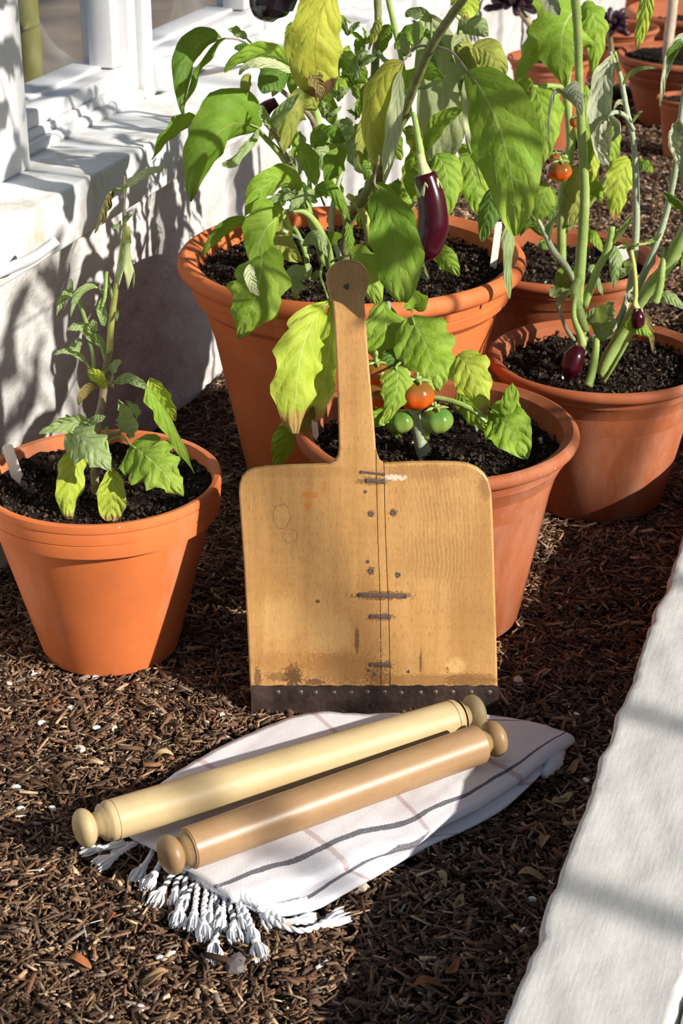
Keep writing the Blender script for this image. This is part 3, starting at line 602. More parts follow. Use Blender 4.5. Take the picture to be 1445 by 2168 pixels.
for i in range(71):
    u = i/70; b = Bk[i].lerp(Fr[i], .55); b = Vector((b.x, b.y, .0105)); e = Vector((Fr[i].x, Fr[i].y, .0105))
    for j in range(17):
        t = j/16; p = b.lerp(F2[i], t); s_ = (p-b).length/max(1e-6, (e-b).length)
        v.append(p+Vector((0, 0, .0012*float(nz(p.x*60, p.y*60, 5))-.003*max(0, t-.9)*10*.3))); te = (e-b).length/max(1e-6, (F2[i]-b).length); uvs.append((u, .55+.45*s_ if s_ < 1 else 1+.5*(t-te)/max(.05, 1-te)))
for i in range(70):
    for j in range(16): f.append((i*17+j, i*17+j+1, (i+1)*17+j+1, (i+1)*17+j))
MB().add(v, f, uvs).build('under_layer', M['towel'], towel, solid=.0025)
# the roll of the fold showing at the right-hand corner
mb = MB(); P = [atz(x, y, .008) for x, y in ((1195, 1568), (1178, 1592), (1168, 1618), (1150, 1642))]
tube(mb, P, [.004, .009, .010, .004], 14, 12, wob=.12); mb.build('corner_fold', M['towel'], towel)
def tassel(pts, zs, cl, tuft, dark=False, seed=0):
    rnd = random.Random(seed); P = [atz(x, y, z) for (x, y), z in zip(pts, zs)]; mb = MB(); C_ = spline(P, 26)
    for ph in (0, math.pi):                                                 # two strands twisted together
        Q = []
        for i, p in enumerate(C_):
            T = (C_[min(i+1, 26)]-C_[max(i-1, 0)]).normalized(); A = T.orthogonal().normalized(); Bb = T.cross(A); a = ph+i*.95
            Q.append(p+(A*math.cos(a)+Bb*math.sin(a))*.0013)
        tube(mb, Q, [.0017]*3, 40, 6, 1 if (dark and ph) else 0)
    e = C_[-1]; D = (C_[-1]-C_[-4]).normalized(); D = Vector((D.x, D.y, min(D.z, 0)-.05)).normalized()
    X = D.orthogonal().normalized(); Y = D.cross(X)
    lathe(mb, e-D*.003, [(.0005, 0), (.0034, .0015), (.0042, .004), (.0034, .0065), (.002, .008)], 12, D, lambda a, t: 1+.12*math.sin(5*a+4*t))
    for i in range(46):
        a = rnd.uniform(0, 2*math.pi); q = rnd.random()**.6; tip = e+D*(tuft*rnd.uniform(.75, 1.05))+(X*math.cos(a)+Y*math.sin(a))*(q*tuft*.36)
        tip.z = max(tip.z, .004); st = e+D*.003+(X*math.cos(a)+Y*math.sin(a))*(.0028*q); mid_ = st.lerp(tip, .55)+(X*math.cos(a)+Y*math.sin(a))*(q*tuft*.10)
        mid_.z = max(mid_.z, .005); tube(mb, [st, mid_, tip], [.0012, .0012, .0005], 4, 4, 1 if (dark and i % 9 == 0) else 0, cap=False)
    mb.build('tassel', [M['tassel'], M['cord_dark']], towel)
TS = [([(262, 1782), (235, 1792), (212, 1797)], .018, 0), ([(300, 1775), (270, 1795), (243, 1812)], .022, 0), ([(335, 1775), (320, 1810), (304, 1835)], .020, 0), ([(350, 1790), (340, 1825), (327, 1850)], .022, 0),
      ([(378, 1830), (358, 1862), (343, 1885)], .022, 1), ([(330, 1765), (300, 1782), (272, 1790)], .018, 1), ([(395, 1850), (388, 1890), (380, 1925)], .022, 1), ([(420, 1860), (415, 1905), (411, 1935)], .022, 0),
      ([(440, 1870), (432, 1920), (432, 1955)], .022, 0), ([(455, 1880), (462, 1940), (455, 1995)], .024, 1), ([(470, 1890), (490, 1930), (495, 1958)], .022, 1), ([(490, 1895), (520, 1930), (528, 1960)], .020, 0),
      ([(500, 1900), (528, 1950), (541, 1992)], .024, 0), ([(520, 1900), (545, 1920), (556, 1935)], .020, 0), ([(545, 1925), (570, 1930), (600, 1950), (625, 1950)], .020, 0), ([(560, 1935), (590, 1958), (640, 1970), (682, 1957)], .026, 0),
      ([(430, 1850), (405, 1880), (395, 1900)], .020, 1), ([(460, 1870), (450, 1905), (445, 1930)], .02, 0), ([(480, 1890), (475, 1915), (470, 1940)], .02, 0), ([(505, 1895), (505, 1920), (510, 1940)], .02, 0), ([(400, 1848), (375, 1865), (372, 1885)], .02, 1)]
for i, (p, t, dk__) in enumerate(TS): tassel(p, [.012]+[.010]*(len(p)-2)+[.008], 0, t, dk__, i)
mb = MB(); tube(mb, [atz(x, y, z) for x, y, z in ((300, 1785, .012), (340, 1768, .012), (390, 1752, .012), (450, 1740, .012))], [.004, .006, .006, .004], 30, 8, wob=.2); mb.build('braid', M['tassel'], towel); mb = MB()
tube(mb, [atz(x, y, z) for x, y, z in ((425, 1860, .014), (470, 1885, .016), (520, 1900, .016), (580, 1920, .012), (650, 1905, .012))], [.004, .005, .005, .004, .003], 40, 8, wob=.25)
mb.build('fringe_edge', M['tassel'], towel)
# ================================================================== PLANT LABELS
def label(base, top, w_, lab, t=.0012):
    a, b = base, top; Z = (b-a).normalized(); X = RT-Z*RT.dot(Z); X.normalize(); Y = Z.cross(X); mb = MB(); L = (b-a).length
    pr = [(-w_*.5, L*.93), (-w_*.32, L), (w_*.32, L), (w_*.5, L*.93), (w_*.5, 0), (.0, -L*.25), (-w_*.5, 0)]
    v = [a+X*x+Z*z+Y*h for h in (-t/2, t/2) for x, z in pr]; n = len(pr)
    mb.add(v, [tuple(range(n)), tuple(range(n, 2*n))[::-1]]+[(i, i+n, (i+1) % n+n, (i+1) % n) for i in range(n)]); tag(mb.build('plant_label', M['label'], smooth=False), lab, 'plant label')
label(aty(36, 1008, 1.80), aty(14, 942, 1.80), 24*.00052, 'white plastic label stuck in the left pot')
label(aty(1044, 562, 2.25), aty(1056, 470, 2.26), 15*.0006, 'narrow white label stuck in the largest pot beside the hanging leaf')
label(aty(668, 922, 1.86), aty(664, 885, 1.862), 13*.00053, 'short white label in the pot behind the peel, left of its handle')
label(aty(1325, 560, 2.60), aty(1310, 520, 2.60), 22*.0007, 'dull pink label in the shaded pot behind the right-hand aubergine stems')
# ================================================================== LEAVES AND STEMS
PROF = {'o': lambda t: (t**.50)*((1-t)**.72)*1.95*(1 if t < 1 else 0), 'n': lambda t: (t**.6)*((1-t)**.7)*1.95, 'h': lambda t: (t**.33)*((1-t)**.85)*2.0, 'b': lambda t: (t**.75)*((1-t)**.5)*1.95}
def leaf(parent, mat, b, m, t, wpx, face=0, twist=0, fold=.25, lobe=.10, nl=3, prof='o', pet=None, wave=.12, petmat='g', thick=0, seed=None, curl=0):
    """midrib through three points given as (picture x, picture y, distance Y); wpx = full width as pictured"""
    rnd = random.Random(hash((b[0], b[1], t[0])) if seed is None else seed)
    B, T_ = aty(*b), aty(*t); Mi = aty(*m) if m else B.lerp(T_, .5)+Vector((0, 0, .06*(B-T_).length)); K = Mi*2-(B+T_)*.5
    nt_, ns = 20, 10; W = wpx/2*px(Mi); v, uv, f = [], [], []; p1, p2, p3 = [rnd.uniform(0, 6.28) for _ in range(3)]
    for i in range(nt_+1):
        a = i/nt_; c = B*((1-a)**2)+K*(2*a*(1-a))+T_*(a*a); D = ((K-B)*(1-a)+(T_-K)*a).normalized(); V = (CAM-c).normalized()
        S0 = D.cross(V)
        if S0.length < .05: S0 = D.cross(Vector((.3, .2, 1)))
        S0.normalize(); N0 = S0.cross(D); fa = math.radians(face+twist*(a-.4)); Sx = S0*math.cos(fa)+N0*math.sin(fa); Nx = N0*math.cos(fa)-S0*math.sin(fa)
        w0 = PROF[prof](min(max(a, .004), .996))*W
        for j in range(ns+1):
            s = j/ns*2-1; e = p1 if s < 0 else p2
            wl = w0*(1+lobe*math.sin(2*math.pi*nl*a+e)*min(1, 4*a*(1-a)*1.4)+.35*lobe*math.sin(2*math.pi*(2*nl+1)*a+e*2))
            k_ = abs(s); fo = fold*k_+curl*k_*k_
            p = c+Sx*(s*wl*math.cos(fo))+Nx*(k_*wl*math.sin(fo))
            p = p+Nx*(W*wave*(k_**2*math.sin(2*math.pi*nl*1.1*a+p3+(1.7 if s < 0 else 0)))+W*.05*math.sin(11*a-5*k_+p1)*(1-k_*.3)*min(1, 5*k_))
            v.append(p); uv.append((j/ns, a))
    n1 = ns+1
    f = [(i*n1+j, i*n1+j+1, (i+1)*n1+j+1, (i+1)*n1+j) for i in range(nt_) for j in range(ns)]
    mb = MB().add(v, f, uv); r0_ = max(.0012, W*.028)
    mid_pts = [v[i*n1+ns//2] for i in range(0, nt_+1, 4)]
    if pet:
        Pp = [aty(*q) for q in (pet if isinstance(pet[0], tuple) else [pet])]; tube(mb, Pp+[B, v[2*n1+ns//2]], [r0_*1.25, r0_*1.1, r0_*.7], None, 7, 1)
    return mb.build('leaf', [LM[mat], ST[petmat]], parent)
def stem(parent, pts, r, mat='g', name='stem', wob=.06, sides=9):
    P = [aty(*p) for p in pts]; k_ = px(P[0]); mb = MB(); tube(mb, P, [q*k_ for q in r], 6*(len(P)-1), sides, wob=wob); return mb.build(name, ST[mat], parent)
def calyx(parent, top, path_, R, mat='calyx', flaps=5, length=1.0, rs=.25):
    """cap with pointed flaps: top point, axis direction, radius"""
    D = path_.normalized(); X = D.orthogonal().normalized(); Y = D.cross(X); mb = MB(); n = flaps*6; rows = [(0, rs), (.6, rs*1.25), (1.2, .52), (1.7, .80), (2.2, .98), (2.9, 1.03)]; v = []; f = []
    for i, (z, r) in enumerate(rows):
        for j in range(n):
            a = 2*math.pi*j/n; ph = abs((j % 6)/6*2-1); L = z*R*length*(1-.42*(1-ph)*max(0, (i-2)/3)) ; rr = r*R*(1.0+.05*math.cos(3*a))
            v.append(top+D*L+(X*math.cos(a)+Y*math.sin(a))*rr)
    for i in range(len(rows)-1):
        for j in range(n): k_ = (j+1) % n; f.append((i*n+j, i*n+k_, (i+1)*n+k_, (i+1)*n+j))
    return mb.add(v, f).build('calyx', M[mat], parent, solid=.0012)
def aubergine(parent, pts, r, mat='egg', cal=True, cl=1.0, flip=0):
    P = [aty(*p) for p in pts]; k_ = px(P[0]); mb = MB(); tube(mb, P, [q*k_ for q in r], 26, 28); o = mb.build('aubergine', M[mat], parent)
    if cal: calyx(o, P[0]-(P[1]-P[0]).normalized()*(r[0]*k_*1.9), P[1]-P[0], r[0]*k_*1.13, length=cl)
    return o
def tomato(parent, x, y, Y, rpx, mat, axis=(0, 0, 1), calyx_=True):
    c = aty(x, y, Y); R = rpx*px(c); mb = MB(); prof = []
    for i in range(19):
        a = -math.pi/2+math.pi*i/18; prof.append((max(.0003, R*math.cos(a)*1.02), R*.86*math.sin(a)-(R*.16*math.exp(-((1-i/18)/.12)**2))+(R*.05*math.exp(-(i/18/.1)**2))))
    lathe(mb, c, prof, 40, Vector(axis), lambda a, t: 1+.035*math.cos(7*a)*math.sin(math.pi*t)**.6, uvs=True); o = mb.build('tomato', M[mat], parent)
    if calyx_:
        Z = Vector(axis).normalized(); X = Z.orthogonal().normalized(); Yv = Z.cross(X); mb = MB(); top = c+Z*(R*.72)
        for i in range(5):
            a = 2*math.pi*i/5+.4; d = X*math.cos(a)+Yv*math.sin(a); mb_ = [top, top+d*R*.4+Z*R*.12, top+d*R*.8+Z*R*.05]; tube(mb, mb_, [R*.12, R*.12, R*.03], 6, 6)
        tube(mb, [top-Z*.001, top+Z*R*.5], [R*.10, R*.08], 4, 7); mb.build('calyx', ST['g'], o)
    return o
def sprout(parent, x, y, Y, n, L, mat, seed=0, spread=1.0):
    rnd = random.Random(seed)
    for i in range(n):
        a = -math.pi/2+rnd.uniform(-1.1, 1.1)*spread; l_ = L*rnd.uniform(.6, 1.1); tx, ty = x+l_*math.cos(a), y+l_*math.sin(a)
        leaf(parent, mat, (x, y, Y), ((x+tx)/2+rnd.uniform(-4, 4), (y+ty)/2-3, Y-.005), (tx, ty, Y+rnd.uniform(-.02, .02)), l_*.42, rnd.uniform(-60, 60), 0, .4, .08, prof='n', seed=seed*31+i)
# ------------------------------------------------------------------ the small aubergine plant in the left pot
Y = 1.78
A = empty('aubergine_plant', aty(207, 1030, Y), 'sparse young aubergine plant with lobed leaves in the left pot', 'plant', 'aubergine plants')
stem(A, [(203, 1045, Y), (200, 1000, Y), (205, 905, Y), (216, 850, Y), (224, 780, Y), (233, 740, Y)], [9, 9, 9, 8, 8, 7], 'w')
stem(A, [(231, 750, Y), (235, 690, Y), (244, 620, Y), (256, 550, Y), (266, 480, Y)], [7, 7, 6.5, 6, 6], 'y')
stem(A, [(265, 490, Y), (262, 450, Y), (262, 400, Y), (263, 372, Y)], [5, 4, 3.5, 2.5], 'u', 'branch')
stem(A, [(226, 765, Y), (212, 720, Y+.01), (190, 700, Y+.01), (172, 650, Y+.02), (160, 618, Y+.02)], [6, 6, 5, 4, 3], 'g', 'branch')
stem(A, [(200, 790, Y), (196, 750, Y), (188, 720, Y)], [4.5, 4, 3], 'g', 'branch')
stem(A, [(240, 640, Y), (228, 590, Y-.005), (225, 580, Y-.01), (222, 625, Y-.02), (215, 650, Y-.02)], [3, 3.5, 4, 4, 4], 'g', 'branch')
stem(A, [(222, 935, Y), (236, 920, Y-.005), (252, 915, Y-.01), (268, 895, Y-.02)], [4, 4, 4, 3], 'u', 'branch')
stem(A, [(226, 905, Y), (226, 940, Y-.02), (233, 975, Y-.03)], [4, 3.5, 3], 'g', 'branch')
leaf(A, 'l', (168, 952, 1.755), (150, 1020, 1.735), (146, 1107, 1.72), 78, 12, 10, -.35, .12, 2, pet=(195, 985, Y))
leaf(A, 's', (145, 912, 1.755), (190, 945, 1.72), (236, 998, 1.71), 88, 8, 0, -.3, .22, 3, 'h', pet=(200, 912, Y))
leaf(A, 'l', (236, 990, 1.735), (237, 1045, 1.72), (233, 1106, 1.71), 74, -8, 0, .12, .05, 2, 'b', wave=.05, pet=(226, 940, Y))
leaf(A, 'b', (276, 942, 1.745), (330, 985, 1.71), (388, 1050, 1.70), 116, 10, -10, -.25, .22, 4, 'h', pet=[(222, 935, Y), (255, 925, 1.77)])
leaf(A, 'b', (308, 822, 1.73), (352, 880, 1.735), (412, 1002, 1.75), 62, 52, 0, -.5, .10, 3, pet=None)
leaf(A, 'l', (318, 800, 1.74), (345, 845, 1.745), (372, 890, 1.75), 52, -20, 0, .3, .10, 3)
leaf(A, 's', (243, 808, 1.76), (280, 806, 1.74), (312, 828, 1.73), 34, 30, 0, .35, .06, 2, pet=(226, 812, Y))
leaf(A, 's', (266, 918, 1.755), (272, 885, 1.75), (250, 845, 1.74), 58, 25, 10, .5, .14, 3, 'h')
leaf(A, 's', (292, 880, 1.755), (285, 870, 1.75), (266, 848, 1.75), 30, -40, 0, .3, .15, 2)
leaf(A, 's', (196, 900, 1.765), (140, 895, 1.75), (82, 918, 1.74), 52, 30, 0, .45, .16, 3, 'h', pet=(203, 905, Y))
leaf(A, 's', (160, 905, 1.77), (150, 890, 1.77), (140, 878, 1.76), 24, 20, 0, .2, .2, 2)
leaf(A, 's', (186, 895, 1.75), (205, 888, 1.745), (224, 882, 1.745), 24, 20, 0, .2, .1, 2)
leaf(A, 'l', (214, 822, 1.765), (205, 800, 1.75), (186, 778, 1.74), 42, 30, 0, -.2, .08, 2)
leaf(A, 'k', (205, 818, 1.765), (180, 830, 1.75), (166, 858, 1.74), 30, 30, 0, -.2, .08, 2)
leaf(A, 's', (232, 790, 1.765), (245, 775, 1.75), (257, 763, 1.74), 28, 30, 0, .3, .08, 2)
leaf(A, 'p', (262, 398, Y-.005), (300, 372, Y-.03), (358, 351, Y-.05), 26, 15, 20, .3, .12, 4, 'n', pet=(262, 408, Y))
leaf(A, 'k', (236, 405, Y-.01), (218, 440, Y-.02), (200, 493, Y-.02), 34, 35, 60, .9, .14, 3, pet=[(260, 402, Y), (248, 400, Y)])
leaf(A, 's', (262, 470, Y-.01), (270, 460, Y-.02), (281, 454, Y-.02), 16, 20, 0, .3, .1, 2)
leaf(A, 's', (256, 468, Y-.01), (245, 478, Y-.02), (234, 480, Y-.02), 16, 40, 0, .5, .1, 2)
leaf(A, 's', (208, 610, Y-.01), (172, 618, Y-.03), (150, 672, Y-.04), 26, 20, 20, -.5, .06, 2, 'n', pet=[(224, 630, Y), (216, 616, Y)])
leaf(A, 's', (160, 628, Y+.01), (134, 625, Y), (120, 668, Y-.01), 30, 25, 20, .6, .16, 3, pet=(165, 640, Y+.01))
leaf(A, 's', (150, 625, Y+.02), (150, 600, Y+.02), (148, 590, Y+.02), 12, 0, 0, .2, .05, 2)
leaf(A, 's', (200, 725, Y), (175, 690, Y-.02), (140, 700, Y-.03), 36, 20, 20, .6, .18, 3, pet=(215, 735, Y))
leaf(A, 's', (168, 715, Y), (160, 735, Y-.02), (150, 722, Y-.03), 24, 20, 20, .3, .2, 3)
leaf(A, 's', (222, 690, Y-.015), (213, 655, Y-.02), (218, 630, Y-.02), 30, -15, 0, .6, .05, 2)
leaf(A, 's', (196, 708, Y-.01), (196, 690, Y-.02), (204, 676, Y-.02), 26, -15, 0, .3, .05, 2)
leaf(A, 's', (185, 772, Y), (150, 742, Y-.02), (112, 752, Y-.03), 22, 30, 0, .5, .15, 4, 'n', pet=(196, 785, Y))
leaf(A, 's', (238, 665, Y+.005), (246, 660, Y), (247, 680, Y-.01), 14, 30, 0, .3, .1, 2)
P = aty(266, 492, Y-.005); D = aty(270, 560, Y-.008)-P
mb = MB(); tube(mb, [aty(268, 480, Y-.003), aty(270, 515, Y-.01)], [.0035, .0042], 5, 9); mb.build('bud_stalk', ST['y'], A)
o = calyx(A, aty(270, 510, Y-.01), aty(266, 580, Y-.012)-aty(270, 510, Y-.01), .0085, length=2.0)
mb = MB()
for i in range(9): a = i*.7; p = aty(267+4*math.cos(a), 555, Y-.012); tube(mb, [p, aty(266+9*math.cos(a), 570, Y-.012), aty(266+12*math.cos(a*1.3), 584+4*math.sin(a), Y-.012)], [.0008, .0007, .0004], 4, 4)
mb.build('withered_flower', ST['w'], A)
mb = MB()
for i in range(7): a = i*.9; tube(mb, [aty(230+3*math.cos(a), 782, Y-.012), aty(229+8*math.cos(a), 800, Y-.02), aty(230+9*math.cos(a), 822, Y-.015)], [.0012, .0022, .0008], 6, 5)
mb.build('withered_flower', ST['w'], A)
mb = MB()
for i in range(6): a = i*1.0; tube(mb, [aty(205, 660, Y-.02), aty(204+6*math.cos(a), 648+3*math.sin(a), Y-.02)], [.0014, .0005], 3, 4)
mb.build('withered_flower', ST['w'], A)
# ------------------------------------------------------------------ the big aubergine plant
Y = 2.24
Bp = empty('aubergine_plant', aty(745, 560, Y), 'tall bushy aubergine plant with a glossy purple fruit in the largest pot', 'plant', 'aubergine plants')
stem(Bp, [(728, 590, Y), (732, 500, Y), (748, 450, Y-.02), (775, 410, Y-.08), (830, 310, Y-.16), (850, 250, Y-.20), (905, 115, Y-.27), (950, 40, Y-.30), (1010, -40, Y-.34)], [11, 11, 11, 10, 9, 9, 8, 8, 7], 'b')
stem(Bp, [(722, 580, Y), (735, 480, Y+.01), (700, 370, Y+.02), (672, 260, Y+.04), (655, 170, Y+.05), (640, 60, Y+.05)], [10, 9, 9, 8, 7, 6], 'g')
stem(Bp, [(790, 480, Y+.03), (795, 300, Y+.06), (793, 150, Y+.08), (800, 60, Y+.09), (797, -40, Y+.1)], [9, 9, 9, 8, 8], 'b')
stem(Bp, [(868, 240, Y+.05), (850, 130, Y+.06), (835, 60, Y+.07), (815, -30, Y+.07)], [5, 5, 6, 6], 'g')
stem(Bp, [(685, 560, Y-.02), (660, 470, Y-.03), (632, 400, Y-.04), (600, 335, Y-.05), (548, 278, Y-.06)], [9, 8, 8, 7, 5], 'g')
stem(Bp, [(628, 385, Y-.04), (612, 345, Y-.05), (585, 290, Y-.06), (562, 262, Y-.07)], [6, 5, 5, 4], 'u')
stem(Bp, [(700, 572, Y-.06), (690, 520, Y-.08), (665, 470, Y-.10), (640, 448, Y-.11), (605, 447, Y-.12)], [10, 10, 8, 6, 4], 'g', 'branch')
stem(Bp, [(783, 520, Y-.03), (775, 470, Y-.04), (755, 430, Y-.05), (735, 412, Y-.05)], [8, 9, 8, 6], 'y', 'branch')
stem(Bp, [(835, 300, Y-.17), (870, 240, Y-.21), (884, 290, Y-.24), (893, 345, Y-.25)], [3, 5, 7, 9], 'g', 'branch')
stem(Bp, [(902, 605, Y-.02), (893, 575, Y-.01), (885, 545, Y), (880, 500, Y+.02)], [12, 11, 9, 8], 'b', 'branch')
stem(Bp, [(650, 590, Y-.05), (648, 545, Y-.05), (632, 500, Y-.05), (620, 480, Y-.05)], [6, 6, 5, 5], 'g', 'branch')
stem(Bp, [(655, 540, Y-.04), (640, 510, Y-.05), (598, 488, Y-.07)], [4, 4, 4], 's', 'branch')
stem(Bp, [(668, 430, Y), (655, 380, Y+.01), (690, 320, Y+.02), (715, 250, Y+.03)], [5, 5, 4, 4], 'g', 'branch')
stem(Bp, [(800, 110, Y+.07), (818, 130, Y+.05), (850, 130, Y+.04)], [5, 5, 4], 'g', 'branch')
stem(Bp, [(540, 130, Y-.02), (600, 195, Y-.01), (655, 245, Y+.02), (672, 290, Y+.03)], [4, 5, 6, 7], 'u', 'branch')
stem(Bp, [(718, 545, Y-.05), (700, 480, Y-.04), (712, 400, Y-.03), (745, 300, Y)], [6, 6, 5, 4], 's', 'branch')
L = leaf
# left side
L(Bp, 'd', (468, 82, 2.20), (402, 118, 2.16), (390, 246, 2.14), 82, 28, 15, -.55, .08, 2, pet=[(545, 108, 2.22), (505, 84, 2.21)], petmat='u')
L(Bp, 'g', (478, 80, 2.20), (425, 135, 2.165), (388, 232, 2.145), 50, 70, 0, .2, .05, 2)
L(Bp, 's', (522, 82, 2.22), (500, 65, 2.22), (482, 62, 2.21), 26, 20, 0, .3, .2, 2, pet=(545, 105, 2.22))
L(Bp, 'g', (548, 272, 2.17), (462, 282, 2.11), (402, 426, 2.08), 148, 22, 0, -.55, .11, 2, 'h', pet=(560, 290, 2.18), seed=5)
L(Bp, 's', (546, 275, 2.17), (500, 330, 2.13), (470, 345, 2.11), 50, 60, 0, .3, .06, 2)
L(Bp, 'g', (418, 255, 2.17), (372, 275, 2.15), (322, 338, 2.13), 54, 40, 30, -.4, .13, 3)
L(Bp, 'b', (622, 148, 2.14), (555, 112, 2.11), (474, 152, 2.10), 62, 35, 0, -.35, .08, 3, 'n')
L(Bp, 'p', (620, 152, 2.14), (550, 135, 2.10), (505, 158, 2.10), 40, -50, 0, .2, .06, 2)
L(Bp, 'd', (610, 150, 2.17), (575, 165, 2.15), (556, 198, 2.14), 84, -20, 0, -.4, .08, 2)
L(Bp, 'o', (530, 158, 2.17), (520, 178, 2.16), (524, 200, 2.15), 30, 10, 0, -.3, .05, 2)
L(Bp, 'd', (530, 118, 2.19), (512, 104, 2.18), (496, 105, 2.18), 30, 20, 0, -.3, .15, 2)
L(Bp, 'y', (716, -60, 1.96), (668, 80, 1.93), (686, 203, 1.94), 150, 10, -10, -.3, .05, 3, 'b', seed=11)
L(Bp, 'k', (652, 150, 1.938), (668, 172, 1.93), (684, 204, 1.932), 40, 15, 0, .3, .2, 3)
L(Bp, 's', (585, 275, 2.15), (592, 245, 2.13), (634, 198, 2.12), 40, 15, 0, .35, .04, 3, 'n')
L(Bp, 's', (576, 270, 2.15), (560, 245, 2.14), (553, 222, 2.14), 28, 10, 0, .4, .04, 2, 'n')
L(Bp, 'o', (670, 232, 2.2), (630, 230, 2.17), (600, 325, 2.16), 80, 15, 20, -.4, .06, 2)
L(Bp, 'o', (640, 215, 2.22), (600, 245, 2.21), (570, 300, 2.2), 60, -20, 0, -.3, .06, 2)
L(Bp, 'b', (625, 318, 2.16), (650, 340, 2.14), (668, 395, 2.13), 60, -20, 20, -.4, .08, 3, pet=(622, 345, 2.2))
L(Bp, 'g', (660, 312, 2.15), (690, 285, 2.13), (730, 300, 2.12), 62, 10, 0, -.45, .14, 2, pet=(632, 352, 2.2))
L(Bp, 's', (730, 250, 2.16), (722, 290, 2.14), (690, 300, 2.12), 70, -30, 0, .4, .12, 3)
L(Bp, 'g', (735, 330, 2.12), (712, 345, 2.10), (690, 390, 2.10), 66, 15, 0, -.3, .08, 2)
L(Bp, 's', (752, 290, 2.12), (750, 330, 2.09), (772, 370, 2.08), 44, -50, 0, .3, .1, 3)
L(Bp, 'b', (635, 402, 2.14), (575, 385, 2.10), (518, 458, 2.08), 78, 18, 0, -.4, .07, 2, pet=(650, 440, 2.19))
L(Bp, 's', (640, 420, 2.12), (600, 412, 2.1), (545, 440, 2.09), 34, 40, 0, .4, .08, 3, 'n')
L(Bp, 'g', (528, 470, 2.13), (480, 485, 2.09), (428, 542, 2.06), 48, 30, 0, -.5, .06, 3, 'n')
L(Bp, 'b', (600, 462, 2.10), (560, 490, 2.05), (536, 572, 2.03), 110, 22, 0, -.45, .13, 3, 'h', pet=(608, 447, 2.12), seed=3)
L(Bp, 'b', (552, 520, 2.06), (545, 610, 1.99), (503, 715, 1.98), 150, -8, 10, -.3, .13, 3, 'o', seed=21)
L(Bp, 'p', (532, 560, 1.99), (530, 595, 1.975), (549, 626, 1.975), 30, 10, 0, .2, .08, 2)
L(Bp, 's', (652, 592, 2.10), (632, 590, 2.07), (628, 637, 2.06), 62, 15, 0, -.3, .2, 2, 'h', pet=(655, 588, 2.15))
L(Bp, 's', (660, 585, 2.1), (672, 580, 2.09), (684, 570, 2.09), 20, 20, 0, .2, .1, 2)
L(Bp, 'o', (600, 450, 2.19), (600, 510, 2.17), (640, 555, 2.16), 64, -15, 0, .3, .03, 2)
L(Bp, 's', (640, 520, 2.14), (672, 505, 2.12), (696, 548, 2.11), 42, 15, 0, -.4, .08, 2)
L(Bp, 'b', (690, 512, 2.2), (708, 505, 2.18), (724, 500, 2.16), 36, 20, 0, .2, .05, 2)
L(Bp, 's', (672, 412, 2.10), (640, 420, 2.07), (612, 448, 2.06), 34, 20, 0, -.4, .16, 3)
L(Bp, 'g', (660, 420, 2.11), (700, 400, 2.08), (742, 470, 2.08), 44, 20, 0, -.4, .13, 3)
L(Bp, 'g', (735, 470, 2.12), (742, 510, 2.1), (740, 545, 2.1), 26, 30, 0, -.3, .1, 3)
# the centre and right
L(Bp, 'y', (852, 132, 1.96), (790, 215, 1.93), (806, 402, 1.91), 92, -25, 10, -.5, .06, 3, 'o', pet=[(918, 98, 1.968), (880, 100, 1.97)], petmat='u', seed=2)
L(Bp, 'p', (848, 150, 1.95), (828, 280, 1.915), (812, 392, 1.91), 46, 30, 0, .2, .05, 3)
L(Bp, 'o', (784, 230, 2.12), (764, 300, 2.1), (766, 350, 2.1), 34, 30, 0, -.3, .05, 2)
L(Bp, 'b', (990, 152, 1.90), (1066, 300, 1.83), (1090, 500, 1.81), 190, -12, -4, -.18, .05, 2, 'o', pet=[(920, 98, 1.968), (958, 112, 1.94)], petmat='u', wave=.07, seed=9)
L(Bp, 'p', (985, 165, 1.90), (985, 260, 1.855), (1020, 395, 1.845), 26, 60, 0, .2, .05, 2, 'n')
L(Bp, 'v', (900, 30, 2.30), (935, 160, 2.28), (925, 345, 2.27), 150, 10, 0, .25, .05, 2, 'b')
L(Bp, 'v', (990, 60, 2.28), (975, 110, 2.27), (1005, 160, 2.27), 60, 20, 0, .3, .08, 2, pet=(960, 30, 2.25))
L(Bp, 'o', (1000, 100, 2.25), (1040, 120, 2.24), (1062, 175, 2.23), 76, 10, 0, -.2, .04, 2)
L(Bp, 'b', (838, 212, 2.13), (885, 160, 2.10), (940, 166, 2.09), 58, -35, 0, -.25, .12, 2, pet=(850, 225, 2.16))
L(Bp, 's', (870, 190, 2.12), (915, 180, 2.10), (945, 158, 2.09), 24, 60, 0, .2, .05, 2, 'n')
L(Bp, 'b', (903, 318, 2.10), (930, 262, 2.09), (980, 232, 2.08), 52, 20, 0, .3, .05, 2, 'n')
L(Bp, 's', (912, 42, 2.12), (880, 25, 2.10), (858, 35, 2.10), 36, 20, 0, .4, .05, 2, pet=(912, 95, 2.13))
L(Bp, 's', (880, 110, 2.12), (882, 60, 2.11), (872, 45, 2.11), 26, 30, 0, .4, .05, 2, 'n')
L(Bp, 's', (868, 120, 2.13), (855, 90, 2.12), (858, 70, 2.12), 26, 20, 0, .3, .08, 2)
L(Bp, 'l', (975, -30, 2.10), (985, 10, 2.08), (980, 40, 2.07), 70, 10, 0, -.2, .05, 2)
L(Bp, 'b', (920, 328, 2.13), (945, 375, 2.11), (938, 468, 2.10), 92, 10, 0, -.3, .06, 3)
L(Bp, 'b', (972, 332, 2.18), (1005, 380, 2.16), (1010, 455, 2.15), 96, 10, 0, -.2, .06, 2)
L(Bp, 'd', (1040, 400, 2.12), (1032, 450, 2.10), (1020, 512, 2.09), 62, -20, 0, -.3, .06, 2)
